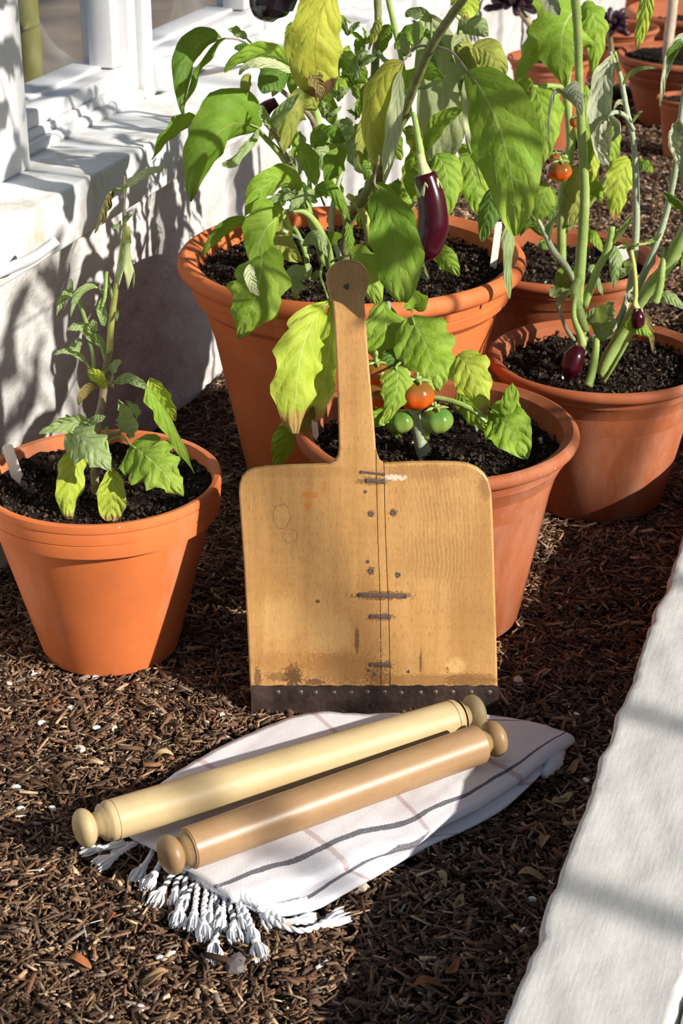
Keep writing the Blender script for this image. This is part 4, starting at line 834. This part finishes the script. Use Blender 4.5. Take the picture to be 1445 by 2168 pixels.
L(Bp, 'g', (792, 386, 1.735), (833, 490, 1.707), (852, 640, 1.700), 128, 4, 2, -.04, .07, 3, 'b', pet=[(790, 385, 2.10), (800, 330, 1.98), (800, 345, 1.80)], petmat='u', wave=.10, seed=14)
L(Bp, 't', (742, 540, 2.08), (770, 570, 2.02), (802, 652, 2.0), 92, -10, 0, -.2, .12, 2, pet=[(700, 555, 2.15), (715, 546, 2.1)])
L(Bp, 'b', (908, 545, 2.10), (935, 545, 2.08), (972, 585, 2.07), 66, -15, 0, -.2, .03, 2)
L(Bp, 'l', (694, 640, 1.93), (640, 740, 1.84), (625, 918, 1.82), 128, 18, 8, -.3, .10, 4, 'b', pet=[(682, 560, 2.1), (678, 585, 2.0), (690, 620, 1.95)], wave=.16, seed=31)
L(Bp, 'l', (704, 630, 1.935), (694, 760, 1.87), (664, 892, 1.845), 96, -36, 0, .3, .08, 4, 'b', seed=32)
L(Bp, 'k', (662, 860, 1.848), (648, 895, 1.845), (628, 925, 1.843), 26, 20, 0, .3, .2, 3)
L(Bp, 't', (622, 905, 1.90), (602, 935, 1.88), (585, 1000, 1.87), 66, 15, 0, -.3, .06, 2)
L(Bp, 'b', (900, 420, 2.15), (880, 390, 2.15), (865, 340, 2.14), 60, 20, 0, .3, .06, 2)
# leaves deeper in the bush
rr = random.Random(4)
for i in range(78):
    x = rr.uniform(600, 975); y = rr.uniform(30, 420); yy = rr.uniform(2.22, 2.40); ln = rr.uniform(45, 95); a = rr.uniform(.2, 2.9)
    L(Bp, rr.choice('gbbsgodts'), (x, y, yy), None, (x+ln*math.cos(a)*.7, y+ln*abs(math.sin(a))+15, yy-rr.uniform(-.03, .05)), ln*rr.uniform(.45, .75), rr.uniform(-50, 50), rr.uniform(-20, 20), -.35, .10, 3, pet=(x+rr.uniform(-20, 20), y+rr.uniform(10, 40), yy+.02), seed=100+i)
for i in range(12):
    x = rr.uniform(700, 860); y = rr.uniform(-130, -30); yy = rr.uniform(2.1, 2.35); a = rr.uniform(.2, 2.9); ln = rr.uniform(60, 110)
    L(Bp, rr.choice('gbsy'), (x, y, yy), None, (x+ln*math.cos(a), y+40, yy), ln*.5, rr.uniform(-50, 50), 0, -.35, .08, 3, seed=200+i)
for i, (x, y) in enumerate(((735, 75), (770, 95), (760, 140), (745, 180), (690, 250), (855, 120), (800, 390), (690, 420), (620, 430), (760, 250), (715, 215))): sprout(Bp, x, y, 2.2, 4, 40, 'sbsg'[i % 4], i)
# out-of-view top of the plant, added and spread to shade the wall and sill
rr = random.Random(12); tops = [Vector((.16, 1.86, .80)), Vector((.05, 1.98, .82)), Vector((-.04, 2.1, .84))]
for q in ([(1010, -40, Y-.34)], [(797, -40, Y+.1)], [(640, 60, Y+.05)]):
    b = aty(*q[0]); t_ = tops.pop(0); mb = MB(); tube(mb, [b, b.lerp(t_, .5)+Vector((0, 0, .02)), t_, t_+Vector((.02, -.06, .13))], [.004, .0036, .003, .002], 12, 8); mb.build('stem', ST['g'], Bp)
def pxy(P): d = P-CAM; z = d.dot(FW); return (722.5+F_PX*d.dot(RT)/z, 1084-F_PX*d.dot(UP)/z, P.y)
for i in range(34):
    Yl = rr.uniform(1.66, 2.1); P = Vector((rr.uniform(-.16, .16), Yl, 1-Yl*.150+rr.uniform(.05, .22))); a = rr.uniform(0, 6.28); ln = rr.uniform(.07, .12)
    T_ = P+Vector((math.cos(a)*ln*.75, math.sin(a)*ln*.6, -ln*.45)); T_.z = max(T_.z, 1-T_.y*.150+.01)
    L(Bp, rr.choice('gbsgl'), pxy(P), None, pxy(T_), ln*rr.uniform(.5, .7)/px(P), rr.uniform(-60, 60), 0, -.3, .08, 3, seed=400+i)
aubergine(Bp, [(899, 368, 1.985), (912, 420, 1.98), (916, 480, 1.975), (903, 528, 1.97), (885, 558, 1.97)], [23, 30, 34, 29, 3], cl=1.45)
aubergine(Bp, [(600, -70, 2.12), (585, -20, 2.12), (574, 10, 2.12), (573, 33, 2.12), (575, 47, 2.12)], [40, 49, 49, 36, 3], 'egg_black', False)
aubergine(Bp, [(585, 215, 2.32), (560, 232, 2.32), (548, 262, 2.32)], [10, 16, 3], 'egg', False)
# ------------------------------------------------------------------ the tomato plant behind the peel
Y = 1.86
T1 = empty('tomato_plant', aty(898, 972, Y), 'low tomato plant with orange and green fruit in the pot behind the peel', 'plant', 'tomato plants')
stem(T1, [(903, 985, Y), (890, 935, Y), (880, 890, Y), (868, 830, Y), (850, 760, Y+.02), (830, 690, Y+.04), (820, 640, Y+.06)], [17, 15, 14, 11, 9, 8, 6], 's')
stem(T1, [(880, 880, Y), (905, 845, Y-.02), (950, 848, Y-.03), (1000, 868, Y-.04), (1030, 895, Y-.04)], [7, 6, 6, 6, 5], 'g', 'branch')
stem(T1, [(905, 835, Y-.03), (912, 850, Y-.05), (920, 868, Y-.06)], [4, 4, 4], 'g', 'branch')
stem(T1, [(855, 790, Y), (800, 770, Y-.02), (795, 745, Y-.03)], [5, 5, 5], 'g', 'branch')
L(T1, 't', (812, 640, 1.92), (818, 710, 1.88), (822, 795, 1.86), 112, 10, 0, -.25, .12, 3, seed=41)
L(T1, 't', (868, 672, 1.88), (908, 750, 1.83), (930, 832, 1.82), 128, 6, 0, -.22, .10, 4, 'h', pet=(840, 700, 1.9), seed=42)
L(T1, 'd', (838, 745, 1.86), (830, 765, 1.84), (838, 790, 1.84), 58, 10, 0, -.2, .10, 3, seed=43)
L(T1, 'b', (838, 776, 1.80), (838, 830, 1.78), (812, 896, 1.77), 70, 12, 0, -.25, .10, 3, 'h', pet=(850, 765, 1.85), seed=44)
L(T1, 'l', (968, 752, 1.86), (1000, 800, 1.83), (1030, 882, 1.82), 96, 6, 0, -.22, .12, 3, 'h', seed=45)
L(T1, 't', (970, 830, 1.87), (1000, 870, 1.86), (1032, 912, 1.84), 62, -10, 0, -.2, .08, 3, seed=46)
L(T1, 'b', (1030, 895, 1.825), (1068, 880, 1.81), (1084, 812, 1.80), 84, -30, 0, -.2, .07, 3, seed=47)
L(T1, 't', (1034, 880, 1.825), (1075, 905, 1.80), (1112, 972, 1.79), 118, 10, 0, .1, .06, 3, seed=48)
L(T1, 't', (830, 868, 1.86), (808, 880, 1.85), (792, 905, 1.84), 50, 0, 0, -.2, .08, 3, seed=49)
L(T1, 'd', (860, 880, 1.88), (840, 895, 1.87), (850, 930, 1.86), 60, 0, 0, -.3, .08, 3, seed=50)
L(T1, 't', (890, 660, 1.93), (880, 640, 1.92), (855, 650, 1.90), 60, 0, 0, -.3, .12, 3, seed=51)
L(T1, 't', (790, 900, 1.88), (800, 880, 1.87), (815, 850, 1.86), 40, 0, 0, -.3, .12, 3, seed=52)
tomato(T1, 878, 835, 1.80, 40, 'tom_o', (.1, .1, 1)); tomato(T1, 795, 790, 1.83, 29, 'tom_o', (0, 0, 1)); tomato(T1, 800, 838, 1.85, 30, 'tom_o', (.3, 0, 1), False)
tomato(T1, 924, 890, 1.79, 34, 'tom_g', (-.1, .1, 1)); tomato(T1, 848, 892, 1.86, 30, 'tom_g', (-.3, .1, 1), False)
L(T1, 'b', (899, 920, 1.83), (903, 922, 1.825), (905, 930, 1.82), 16, 0, 0, 0, 0, 1)
# ------------------------------------------------------------------ the wilting aubergine in the right-hand pot
Y = 2.19
R1 = empty('aubergine_plant', aty(1270, 800, Y), 'wilting aubergine plant with bare stems and dried leaves in the right-hand pot', 'plant', 'aubergine plants')
stem(R1, [(1268, 815, Y), (1280, 770, Y), (1312, 710, Y), (1360, 630, Y-.01), (1400, 580, Y-.02), (1440, 510, Y-.03), (1490, 430, Y-.03)], [14, 13, 13, 13, 14, 15, 14], 'g')
stem(R1, [(1280, 808, Y+.01), (1292, 760, Y+.01), (1325, 690, Y+.02), (1375, 600, Y+.02), (1420, 555, Y+.02), (1470, 470, Y+.03)], [11, 11, 10, 10, 11, 11], 'g')
stem(R1, [(1240, 730, Y-.02), (1225, 660, Y-.03), (1226, 590, Y-.03), (1234, 480, Y-.03), (1237, 400, Y-.03), (1230, 280, Y-.03), (1226, 190, Y-.03), (1222, 60, Y-.03), (1214, -40, Y-.03)], [8, 9, 12, 11, 10, 9, 8, 9, 10], 'g')
stem(R1, [(1245, 720, Y), (1300, 690, Y), (1330, 620, Y+.02), (1345, 500, Y+.03), (1345, 380, Y+.03), (1340, 300, Y+.03), (1325, 230, Y+.03), (1312, 160, Y+.03), (1290, 110, Y+.03)], [8, 8, 7, 8, 7, 6, 6, 5, 4], 's')
stem(R1, [(1335, 640, Y+.03), (1380, 540, Y+.04), (1410, 450, Y+.05), (1430, 350, Y+.05), (1438, 270, Y+.05), (1450, 180, Y+.05)], [8, 8, 7, 7, 7, 6], 's')
stem(R1, [(1235, 650, Y-.03), (1260, 580, Y-.03), (1285, 530, Y-.03), (1295, 480, Y-.03)], [9, 8, 8, 7], 'g', 'branch')
stem(R1, [(1215, 595, Y-.03), (1195, 560, Y-.04), (1170, 530, Y-.05), (1148, 485, Y-.06), (1138, 465, Y-.06)], [6, 7, 7, 5, 4], 's', 'branch')
stem(R1, [(1214, 720, Y-.04), (1195, 690, Y-.05), (1180, 640, Y-.06)], [5, 4, 4], 's', 'branch')
stem(R1, [(1275, 810, Y-.03), (1300, 770, Y-.04), (1340, 700, Y-.05), (1352, 680, Y-.05)], [5, 5, 5, 4], 'g', 'branch')
stem(R1, [(1335, 530, Y-.02), (1342, 570, Y-.03), (1345, 620, Y-.04), (1342, 650, Y-.05)], [5, 5, 5, 5], 'y', 'branch')
stem(R1, [(1408, 525, Y-.02), (1402, 560, Y-.03), (1395, 610, Y-.035), (1385, 640, Y-.035)], [6, 7, 9, 10], 'g', 'branch')
stem(R1, [(1225, 592, Y-.05), (1216, 620, Y-.06), (1228, 670, Y-.07), (1240, 700, Y-.07)], [10, 11, 11, 8], 'g', 'branch')
stem(R1, [(1262, 715, Y-.03), (1260, 745, Y-.05), (1252, 790, Y-.08), (1243, 818, Y-.09)], [7, 8, 9, 10], 'g', 'branch')
stem(R1, [(1217, 625, Y-.07), (1214, 670, Y-.09), (1228, 710, Y-.1), (1232, 730, Y-.1)], [5, 6, 8, 10], 'g', 'branch')
stem(R1, [(1340, 275, Y+.02), (1322, 245, Y), (1298, 238, Y-.02), (1285, 255, Y-.03)], [5, 5, 5, 4], 's', 'branch')
stem(R1, [(1335, 520, Y+.02), (1370, 515, Y+.03), (1395, 505, Y+.03)], [3, 3, 2.5], 'g', 'branch')
L(R1, 's', (1134, 470, Y-.06), (1086, 470, Y-.10), (1078, 632, Y-.11), 40, 40, 0, -.25, .10, 4, 'b', seed=61)
L(R1, 's', (1160, 515, Y-.05), (1165, 480, Y-.06), (1182, 452, Y-.06), 30, 30, 0, .5, .04, 2, 'n', seed=62)
L(R1, 's', (1298, 515, Y-.04), (1315, 490, Y-.05), (1340, 458, Y-.05), 24, 30, 0, .4, .04, 2, 'n', seed=63)
L(R1, 's', (1300, 520, Y-.03), (1305, 560, Y-.05), (1298, 610, Y-.05), 40, 20, 0, -.5, .08, 2, seed=64)
L(R1, 's', (1320, 560, Y-.03), (1325, 570, Y-.05), (1305, 590, Y-.05), 34, -20, 0, .4, .08, 2, seed=65)
L(R1, 's', (1218, 605, Y-.02), (1195, 625, Y-.04), (1180, 660, Y-.05), 42, -50, 0, .4, .08, 2, seed=66)
L(R1, 's', (1180, 625, Y-.05), (1172, 615, Y-.06), (1166, 610, Y-.06), 34, 0, 0, .3, .08, 2, seed=67)
L(R1, 'g', (1226, 600, Y), (1198, 590, Y-.01), (1182, 625, Y-.02), 60, 20, 0, -.4, .06, 2, seed=68)
L(R1, 's', (1270, 720, Y-.02), (1278, 670, Y-.04), (1300, 640, Y-.05), 56, 20, 0, -.3, .10, 3, 'h', seed=69)
L(R1, 's', (1240, 690, Y-.01), (1262, 660, Y-.02), (1300, 650, Y-.03), 40, -30, 0, .3, .08, 3, seed=70)
L(R1, 's', (1256, 560, Y), (1262, 580, Y-.02), (1275, 625, Y-.02), 34, 40, 0, -.4, .06, 2, seed=71)
L(R1, 't', (1320, 690, Y-.03), (1350, 690, Y-.06), (1378, 715, Y-.06), 46, 15, 0, -.4, .04, 2, seed=72)
L(R1, 'k', (1365, 660, Y-.04), (1375, 700, Y-.05), (1382, 748, Y-.05), 20, 30, 0, .3, .04, 2, seed=73)
L(R1, 's', (1390, 625, Y), (1420, 630, Y-.01), (1448, 655, Y-.01), 34, 25, 0, -.3, .04, 3, seed=74)
L(R1, 'g', (1440, 500, Y-.01), (1470, 530, Y-.03), (1440, 570, Y-.04), 80, 10, 0, -.2, .04, 2, seed=75)
L(R1, 'd', (1450, 445, Y-.02), (1430, 425, Y-.03), (1404, 405, Y-.03), 34, 30, 0, .7, .04, 3, 'n', seed=76)
L(R1, 'x', (1298, 120, Y+.02), (1272, 200, Y-.01), (1278, 350, Y-.02), 66, -12, 20, .35, .05, 3, 'b', pet=[(1312, 160, Y+.03), (1302, 110, Y+.02)], seed=77)
L(R1, 'x', (1285, 255, Y-.02), (1262, 300, Y-.04), (1290, 355, Y-.04), 52, 30, 40, .9, .14, 4, seed=78)
L(R1, 'x', (1290, 245, Y-.03), (1310, 270, Y-.05), (1295, 300, Y-.05), 30, -30, 0, .8, .1, 3, seed=79)
L(R1, 's', (1318, 180, Y+.02), (1345, 150, Y), (1392, 144, Y-.01), 15, 20, 0, .3, .03, 2, 'n', seed=80)
L(R1, 's', (1335, 265, Y+.02), (1348, 245, Y), (1360, 235, Y), 10, 20, 0, .3, .03, 2, 'n', seed=81)
L(R1, 'p', (1322, 225, Y+.02), (1310, 215, Y), (1298, 235, Y), 14, 20, 0, .3, .03, 2, 'n', seed=82)
L(R1, 'x', (1226, 190, Y-.04), (1220, 200, Y-.06), (1232, 245, Y-.06), 46, 0, 0, -.5, .05, 2, 'h', seed=83)
L(R1, 'x', (1218, 225, Y-.04), (1170, 195, Y-.05), (1160, 305, Y-.06), 20, 40, 60, .8, .12, 4, seed=84)
L(R1, 'x', (1455, 70, Y), (1412, 120, Y-.03), (1396, 225, Y-.04), 38, 25, 60, .8, .08, 3, 'n', seed=85)
L(R1, 'd', (1450, 85, Y-.005), (1432, 105, Y-.03), (1412, 140, Y-.03), 32, -30, 0, .5, .04, 2, 'n', seed=86)
L(R1, 'x', (1440, 260, Y+.02), (1420, 300, Y), (1435, 350, Y-.01), 50, 20, 60, .9, .18, 5, seed=87)
L(R1, 'x', (1438, 255, Y+.02), (1450, 300, Y), (1440, 400, Y), 36, -40, 40, .7, .18, 5, seed=88)
L(R1, 'x', (1145, -30, Y), (1158, 5, Y-.02), (1185, 30, Y-.02), 60, 20, 0, .7, .12, 4, seed=89)
L(R1, 'l', (1372, -50, Y), (1365, 20, Y-.02), (1346, 108, Y-.03), 44, -20, 30, -.2, .08, 4, 'n', seed=90)
for i, (x, y) in enumerate(((1295, 515), (1180, 560), (1215, 600), (1335, 525), (1390, 510), (1285, 700), (1330, 640), (1240, 745))): sprout(R1, x, y, Y-.02, 4, 26, 'ssxs'[i % 4], 300+i, 1.6)
aubergine(R1, [(1228, 735, Y-.07), (1216, 755, Y-.08), (1208, 780, Y-.085), (1198, 806, Y-.085)], [14, 22, 23, 4], cl=1.1)
aubergine(R1, [(1347, 655, Y-.05), (1349, 672, Y-.055), (1350, 690, Y-.055), (1351, 697, Y-.055)], [10, 15, 14, 3], 'egg', cl=1.2)
# ------------------------------------------------------------------ the tall tomato plant in the shaded pot behind
Y = 2.56
T2 = empty('tomato_plant', aty(1190, 545, Y), 'tall tomato plant with big light green leaves behind the wilting aubergine', 'plant', 'tomato plants')
stem(T2, [(1188, 560, Y), (1188, 480, Y), (1192, 400, Y), (1207, 310, Y), (1203, 240, Y), (1198, 180, Y), (1210, 90, Y), (1220, -20, Y)], [10, 10, 10, 10, 9, 9, 7, 6], 'g')
stem(T2, [(1195, 490, Y), (1240, 440, Y-.01), (1280, 385, Y-.02), (1310, 340, Y-.02)], [6, 6, 6, 4], 'g', 'branch')
stem(T2, [(1200, 330, Y), (1185, 340, Y-.03), (1178, 345, Y-.04)], [5, 4, 4], 'g', 'branch')
stem(T2, [(1198, 185, Y), (1160, 182, Y-.01), (1125, 185, Y-.02)], [6, 6, 5], 'g', 'branch')
L(T2, 'b', (1228, 20, 2.53), (1190, 70, 2.48), (1196, 185, 2.47), 150, 5, 0, -.2, .14, 4, 'h', seed=91)
L(T2, 'b', (1150, 30, 2.52), (1135, 80, 2.50), (1088, 182, 2.49), 66, -20, 0, -.3, .14, 4, seed=92)
L(T2, 'b', (1225, 20, 2.52), (1260, 50, 2.5), (1255, 160, 2.5), 74, 20, 0, -.3, .12, 4, seed=93)
L(T2, 'b', (1130, 185, 2.53), (1150, 250, 2.50), (1150, 345, 2.48), 90, 5, 0, -.25, .08, 4, seed=94)
L(T2, 'g', (1120, 190, 2.52), (1108, 190, 2.5), (1100, 240, 2.5), 50, 10, 0, -.25, .08, 3, seed=95)
L(T2, 't', (1185, 200, 2.54), (1172, 225, 2.52), (1175, 300, 2.52), 66, 15, 0, -.3, .08, 3, seed=96)
L(T2, 'b', (1160, 388, 2.50), (1145, 430, 2.47), (1135, 485, 2.47), 66, 10, 0, -.3, .12, 3, 'h', seed=97)
L(T2, 'd', (1175, 400, 2.52), (1165, 430, 2.5), (1170, 470, 2.5), 44, 20, 0, -.3, .1, 3, seed=98)
L(T2, 'b', (1240, 180, 2.56), (1240, 280, 2.55), (1242, 360, 2.54), 50, 20, 0, -.2, .10, 4, seed=99)
L(T2, 'o', (1215, 350, 2.56), (1220, 420, 2.55), (1205, 480, 2.55), 56, 20, 0, -.2, .06, 3, seed=101)
L(T2, 'l', (1330, 335, 2.52), (1310, 385, 2.49), (1300, 470, 2.48), 68, 5, 0, -.2, .12, 4, seed=102)
L(T2, 'b', (1350, 345, 2.53), (1365, 350, 2.52), (1382, 368, 2.51), 28, 10, 0, -.2, .1, 3, seed=103)
L(T2, 'b', (1265, 270, 2.55), (1290, 300, 2.53), (1285, 360, 2.52), 60, 10, 0, -.2, .1, 3, seed=104)
L(T2, 't', (1240, 415, 2.54), (1260, 400, 2.52), (1272, 430, 2.52), 40, 10, 0, -.2, .12, 3, seed=105)
L(T2, 't', (1235, 505, 2.5), (1255, 500, 2.48), (1275, 535, 2.47), 34, 30, 0, -.3, .06, 2, seed=106)
L(T2, 'd', (1150, 500, 2.5), (1120, 470, 2.49), (1100, 500, 2.48), 40, 10, 0, -.3, .06, 2, seed=107)
L(T2, 'l', (1225, 250, 2.56), (1252, 330, 2.55), (1255, 420, 2.55), 44, 20, 0, -.3, .12, 5, seed=108)
tomato(T2, 1183, 362, 2.49, 26, 'tom_o', (0, 0, 1)); tomato(T2, 1175, 335, 2.51, 14, 'tom_o', (0, 0, 1)); tomato(T2, 1217, 258, 2.53, 13, 'tom_o', (0, 0, 1))
tomato(T2, 1150, 520, 2.5, 13, 'tom_g', (0, 0, 1)); tomato(T2, 1190, 340, 2.52, 11, 'tom_g', (0, 0, 1))
# ------------------------------------------------------------------ an unseen tomato plant added at the right to shade the left wall
pot((.79, 1.63, 0), .12, .19, .075, 'flat', M['tc'], 'added unseen terracotta pot on the path, holding the shading tomato plant', .165)
T3 = empty('tomato_plant', Vector((.79, 1.63, .168)), 'added unseen tomato plant on the path that shades the left wall', 'plant', 'tomato plants'); rr = random.Random(77)
for dx, dy, h in ((-.13, -.21, .90), (-.15, -.19, .97), (-.18, -.30, .92), (.02, .04, 1.2)):
    mb = MB(); tube(mb, [Vector((.79, 1.63, .16)), Vector((.79+dx*.15, 1.63+dy*.15, .5)), Vector((.79+dx*.6, 1.63+dy*.6, h*.9)), Vector((.79+dx, 1.63+dy, h))], [.006, .005, .004, .003], 14, 7); mb.build('stem', ST['g'], T3)
    for k_ in range(6):
        P = Vector((.79+dx+rr.uniform(-.05, .05), 1.63+dy+rr.uniform(-.07, .07), h+rr.uniform(-.08, .06))); a = rr.uniform(0, 6.28); ln = rr.uniform(.06, .10)
        T_ = P+Vector((math.cos(a)*ln*.8, math.sin(a)*ln*.8, -ln*.5)); L(T3, 't', pxy(P), None, pxy(T_), ln*.6/px(P), rr.uniform(-60, 60), 0, -.3, .12, 3, pet=pxy(Vector((.79+dx, 1.63+dy, h-.02))), seed=500+int(h*100)+k_)
# ------------------------------------------------------------------ far things
def aeonium(x, y, Y_, rpx, label, n=26, hang=1.0, base=None):
    c = aty(x, y, Y_); R = rpx*px(c); b = base or Vector((c.x, c.y, 0)); root = empty('dark_succulent', b, label, 'succulent', 'dark purple succulents'); rnd = random.Random(int(x))
    mb = MB(); tube(mb, [b, b.lerp(c, .5)+Vector((.01, 0, 0)), c], [R*.12]*3, 8, 8); mb.build('stem', ST['w'], root)
    for i in range(n):
        a = i*2.4; el = -.5+1.5*(i/n); d = Vector((math.cos(a)*math.cos(el), math.sin(a)*math.cos(el), math.sin(el)*.8)).normalized(); ln = R*rnd.uniform(.75, 1.1)
        mb = MB(); tube(mb, [c+d*R*.08, c+d*ln*.5, c+d*ln*.85+Vector((0, 0, R*.05)), c+d*ln+Vector((0, 0, R*.08))], [R*.05, R*.10, R*.14, R*.02], 8, 8); mb.build('leaf', M['aeon'], root)
aeonium(1085, 5, 4.10, 62, 'spiky dark purple succulent at the top, above the small far pot', 30, base=Vector((aty(1165, 118, 4.15).x, 4.15, aty(1165, 118, 4.15).z-.02)))
aeonium(1288, 55, 4.55, 50, 'dark purple succulent head in front of the far terracotta pots', 34, base=Vector((aty(1285, 200, 4.62).x, 4.62, aty(1285, 200, 4.62).z-.02)))
P = aty(1412, 148, 4.40)
tr = empty('young_tree', P, 'pale bare young tree trunk standing in the far planter', 'tree')
mb = MB(); tube(mb, [P-Vector((0, 0, .03)), aty(1414, 90, 4.40), aty(1421, 30, 4.40), aty(1428, -60, 4.40), aty(1436, -200, 4.40)], [.0135, .0125, .0125, .012, .010], 20, 12, wob=.05); mb.build('trunk', M['trunk'], tr)
# ------------------------------------------------------------------ litter on the mulch
def scrap(x, y, L_, mat, lab, grp=None, a=0, w_=.45):
    P = atz(x, y, 0); P.z = z_of(P)+.006; rnd = random.Random(int(x*7+y)); d = Vector((math.cos(a), math.sin(a), .1)); n_ = Vector((-math.sin(a), math.cos(a), 0)); mb = MB(); v = []; uv = []
    for i in range(9):
        t = i/8
        for j in range(5):
            s = j/4*2-1; q = math.sin(math.pi*min(.98, max(.02, t)))**.7*L_*w_*.5*(1+.2*math.sin(7*t+s)); v.append(P+d*(L_*(t-.5))+n_*(s*q)+Vector((0, 0, .004+abs(s)*q*.7+.004*math.sin(4*t+x)))); uv.append((j/4, t))
    mb.add(v, [(i*5+j, i*5+j+1, (i+1)*5+j+1, (i+1)*5+j) for i in range(8) for j in range(4)], uv); tag(mb.build('dried_leaf', M[mat], None, solid=.0008), lab, 'dried leaf', grp)
M['tan'] = plain('dried_leaf_tan', (.36, .22, .11), .8, .35, 60, .3); M['rust'] = plain('dried_leaf_rust', (.32, .11, .04), .75, .4, 60, .3); M['straw'] = plain('dried_leaf_straw', (.46, .33, .17), .8, .3, 60, .3)
G = 'dried leaf scraps on the mulch'
for x, y, L_, m_, lab, a in ((935, 1872, .016, 'straw', 'smooth straw-coloured leaf flake on the mulch in front of the towel', 2.0), (1125, 1862, .026, 'tan', 'curled tan dried leaf on the mulch near the kerb, halfway down', -.3), (905, 2095, .024, 'rust', 'rust-coloured dried leaf on the mulch at the bottom, left of the kerb', .1),
        (958, 2062, .020, 'rust', 'orange-brown dried leaf above the rust-coloured one at the bottom', .9), (970, 1925, .022, 'tan', 'tan folded leaf on the mulch below the straw flake', 1.2), (1210, 1640, .020, 'tan', 'tan leaf scrap between the towel corner and the kerb', .8),
        (1190, 1700, .026, 'straw', 'thin straw leaf beside the kerb below the towel corner', .6), (325, 2085, .026, 'tan', 'curled tan leaf on the mulch at the bottom left of the tassels', .4), (230, 1960, .014, 'rust', 'small rust leaf left of the tassels', .3), (170, 2050, .022, 'rust', 'rust leaf strip at the bottom left', -.4),
        (110, 1500, .020, 'rust', 'reddish leaf strip on the sunlit mulch left of the rolling pins', -.3), (345, 1612, .022, 'straw', 'straw leaf beside the back edge of the towel', .2), (700, 2100, .018, 'tan', 'tan leaf on the mulch at the bottom middle', 1.4), (1150, 1790, .022, 'tan', 'upright tan leaf scrap next to the kerb', 1.3)): scrap(x, y, L_, m_, lab, None, a)
def pebble(x, y, r, mat, lab, grp=None):
    P = atz(x, y, 0); P.z = z_of(P)+.007; mb = MB(); rnd = random.Random(int(x+y)); p1 = rnd.uniform(0, 6)
    prof = [(.0002, -r*.5), (r*.7, -r*.4), (r, 0), (r*.75, r*.42), (.0002, r*.6)]
    lathe(mb, P, prof, 9, None, lambda a, t: 1+.28*math.sin(2*a+p1)+.12*math.sin(3*a+p1*2)); tag(mb.build('pebble', M[mat], smooth=False), lab, 'pebble', grp)
M['stone'] = plain('pale_stone', (.58, .50, .40), .9, .2, 120, .4); M['perlite'] = plain('white_perlite', (.82, .81, .78), .8, .06, 100, .3); M['dark_stone'] = plain('grey_stone', (.13, .12, .12), .7, .3, 80, .3)
pebble(752, 1880, .010, 'stone', 'biggest pale pebble, on the mulch just in front of the towel'); pebble(500, 2050, .011, 'dark_stone', 'dark grey stone below the lowest tassels'); pebble(237, 1546, .006, 'stone', 'cream pebble on the sunlit mulch left of the peel')
pebble(1095, 1450, .008, 'stone', 'pale pebble in shade just right of the peel'); pebble(1075, 1690, .007, 'stone', 'grey-white pebble under the right end of the towel edge'); pebble(170, 1590, .006, 'stone', 'yellowish pebble behind the pale rolling pin')
for x, y in ((202, 1437), (73, 1432), (330, 1513), (20, 1458), (148, 1503), (205, 1547), (112, 1720), (13, 1728), (45, 1717), (365, 2022), (340, 2030), (1125, 1905), (1107, 1980), (1240, 1655), (470, 1522), (88, 1540), (300, 2140), (15, 1685), (1220, 1520), (35, 1672)):
    pebble(x, y, .0038, 'perlite', 'tiny white perlite bit scattered on the mulch', 'perlite bits on the mulch')
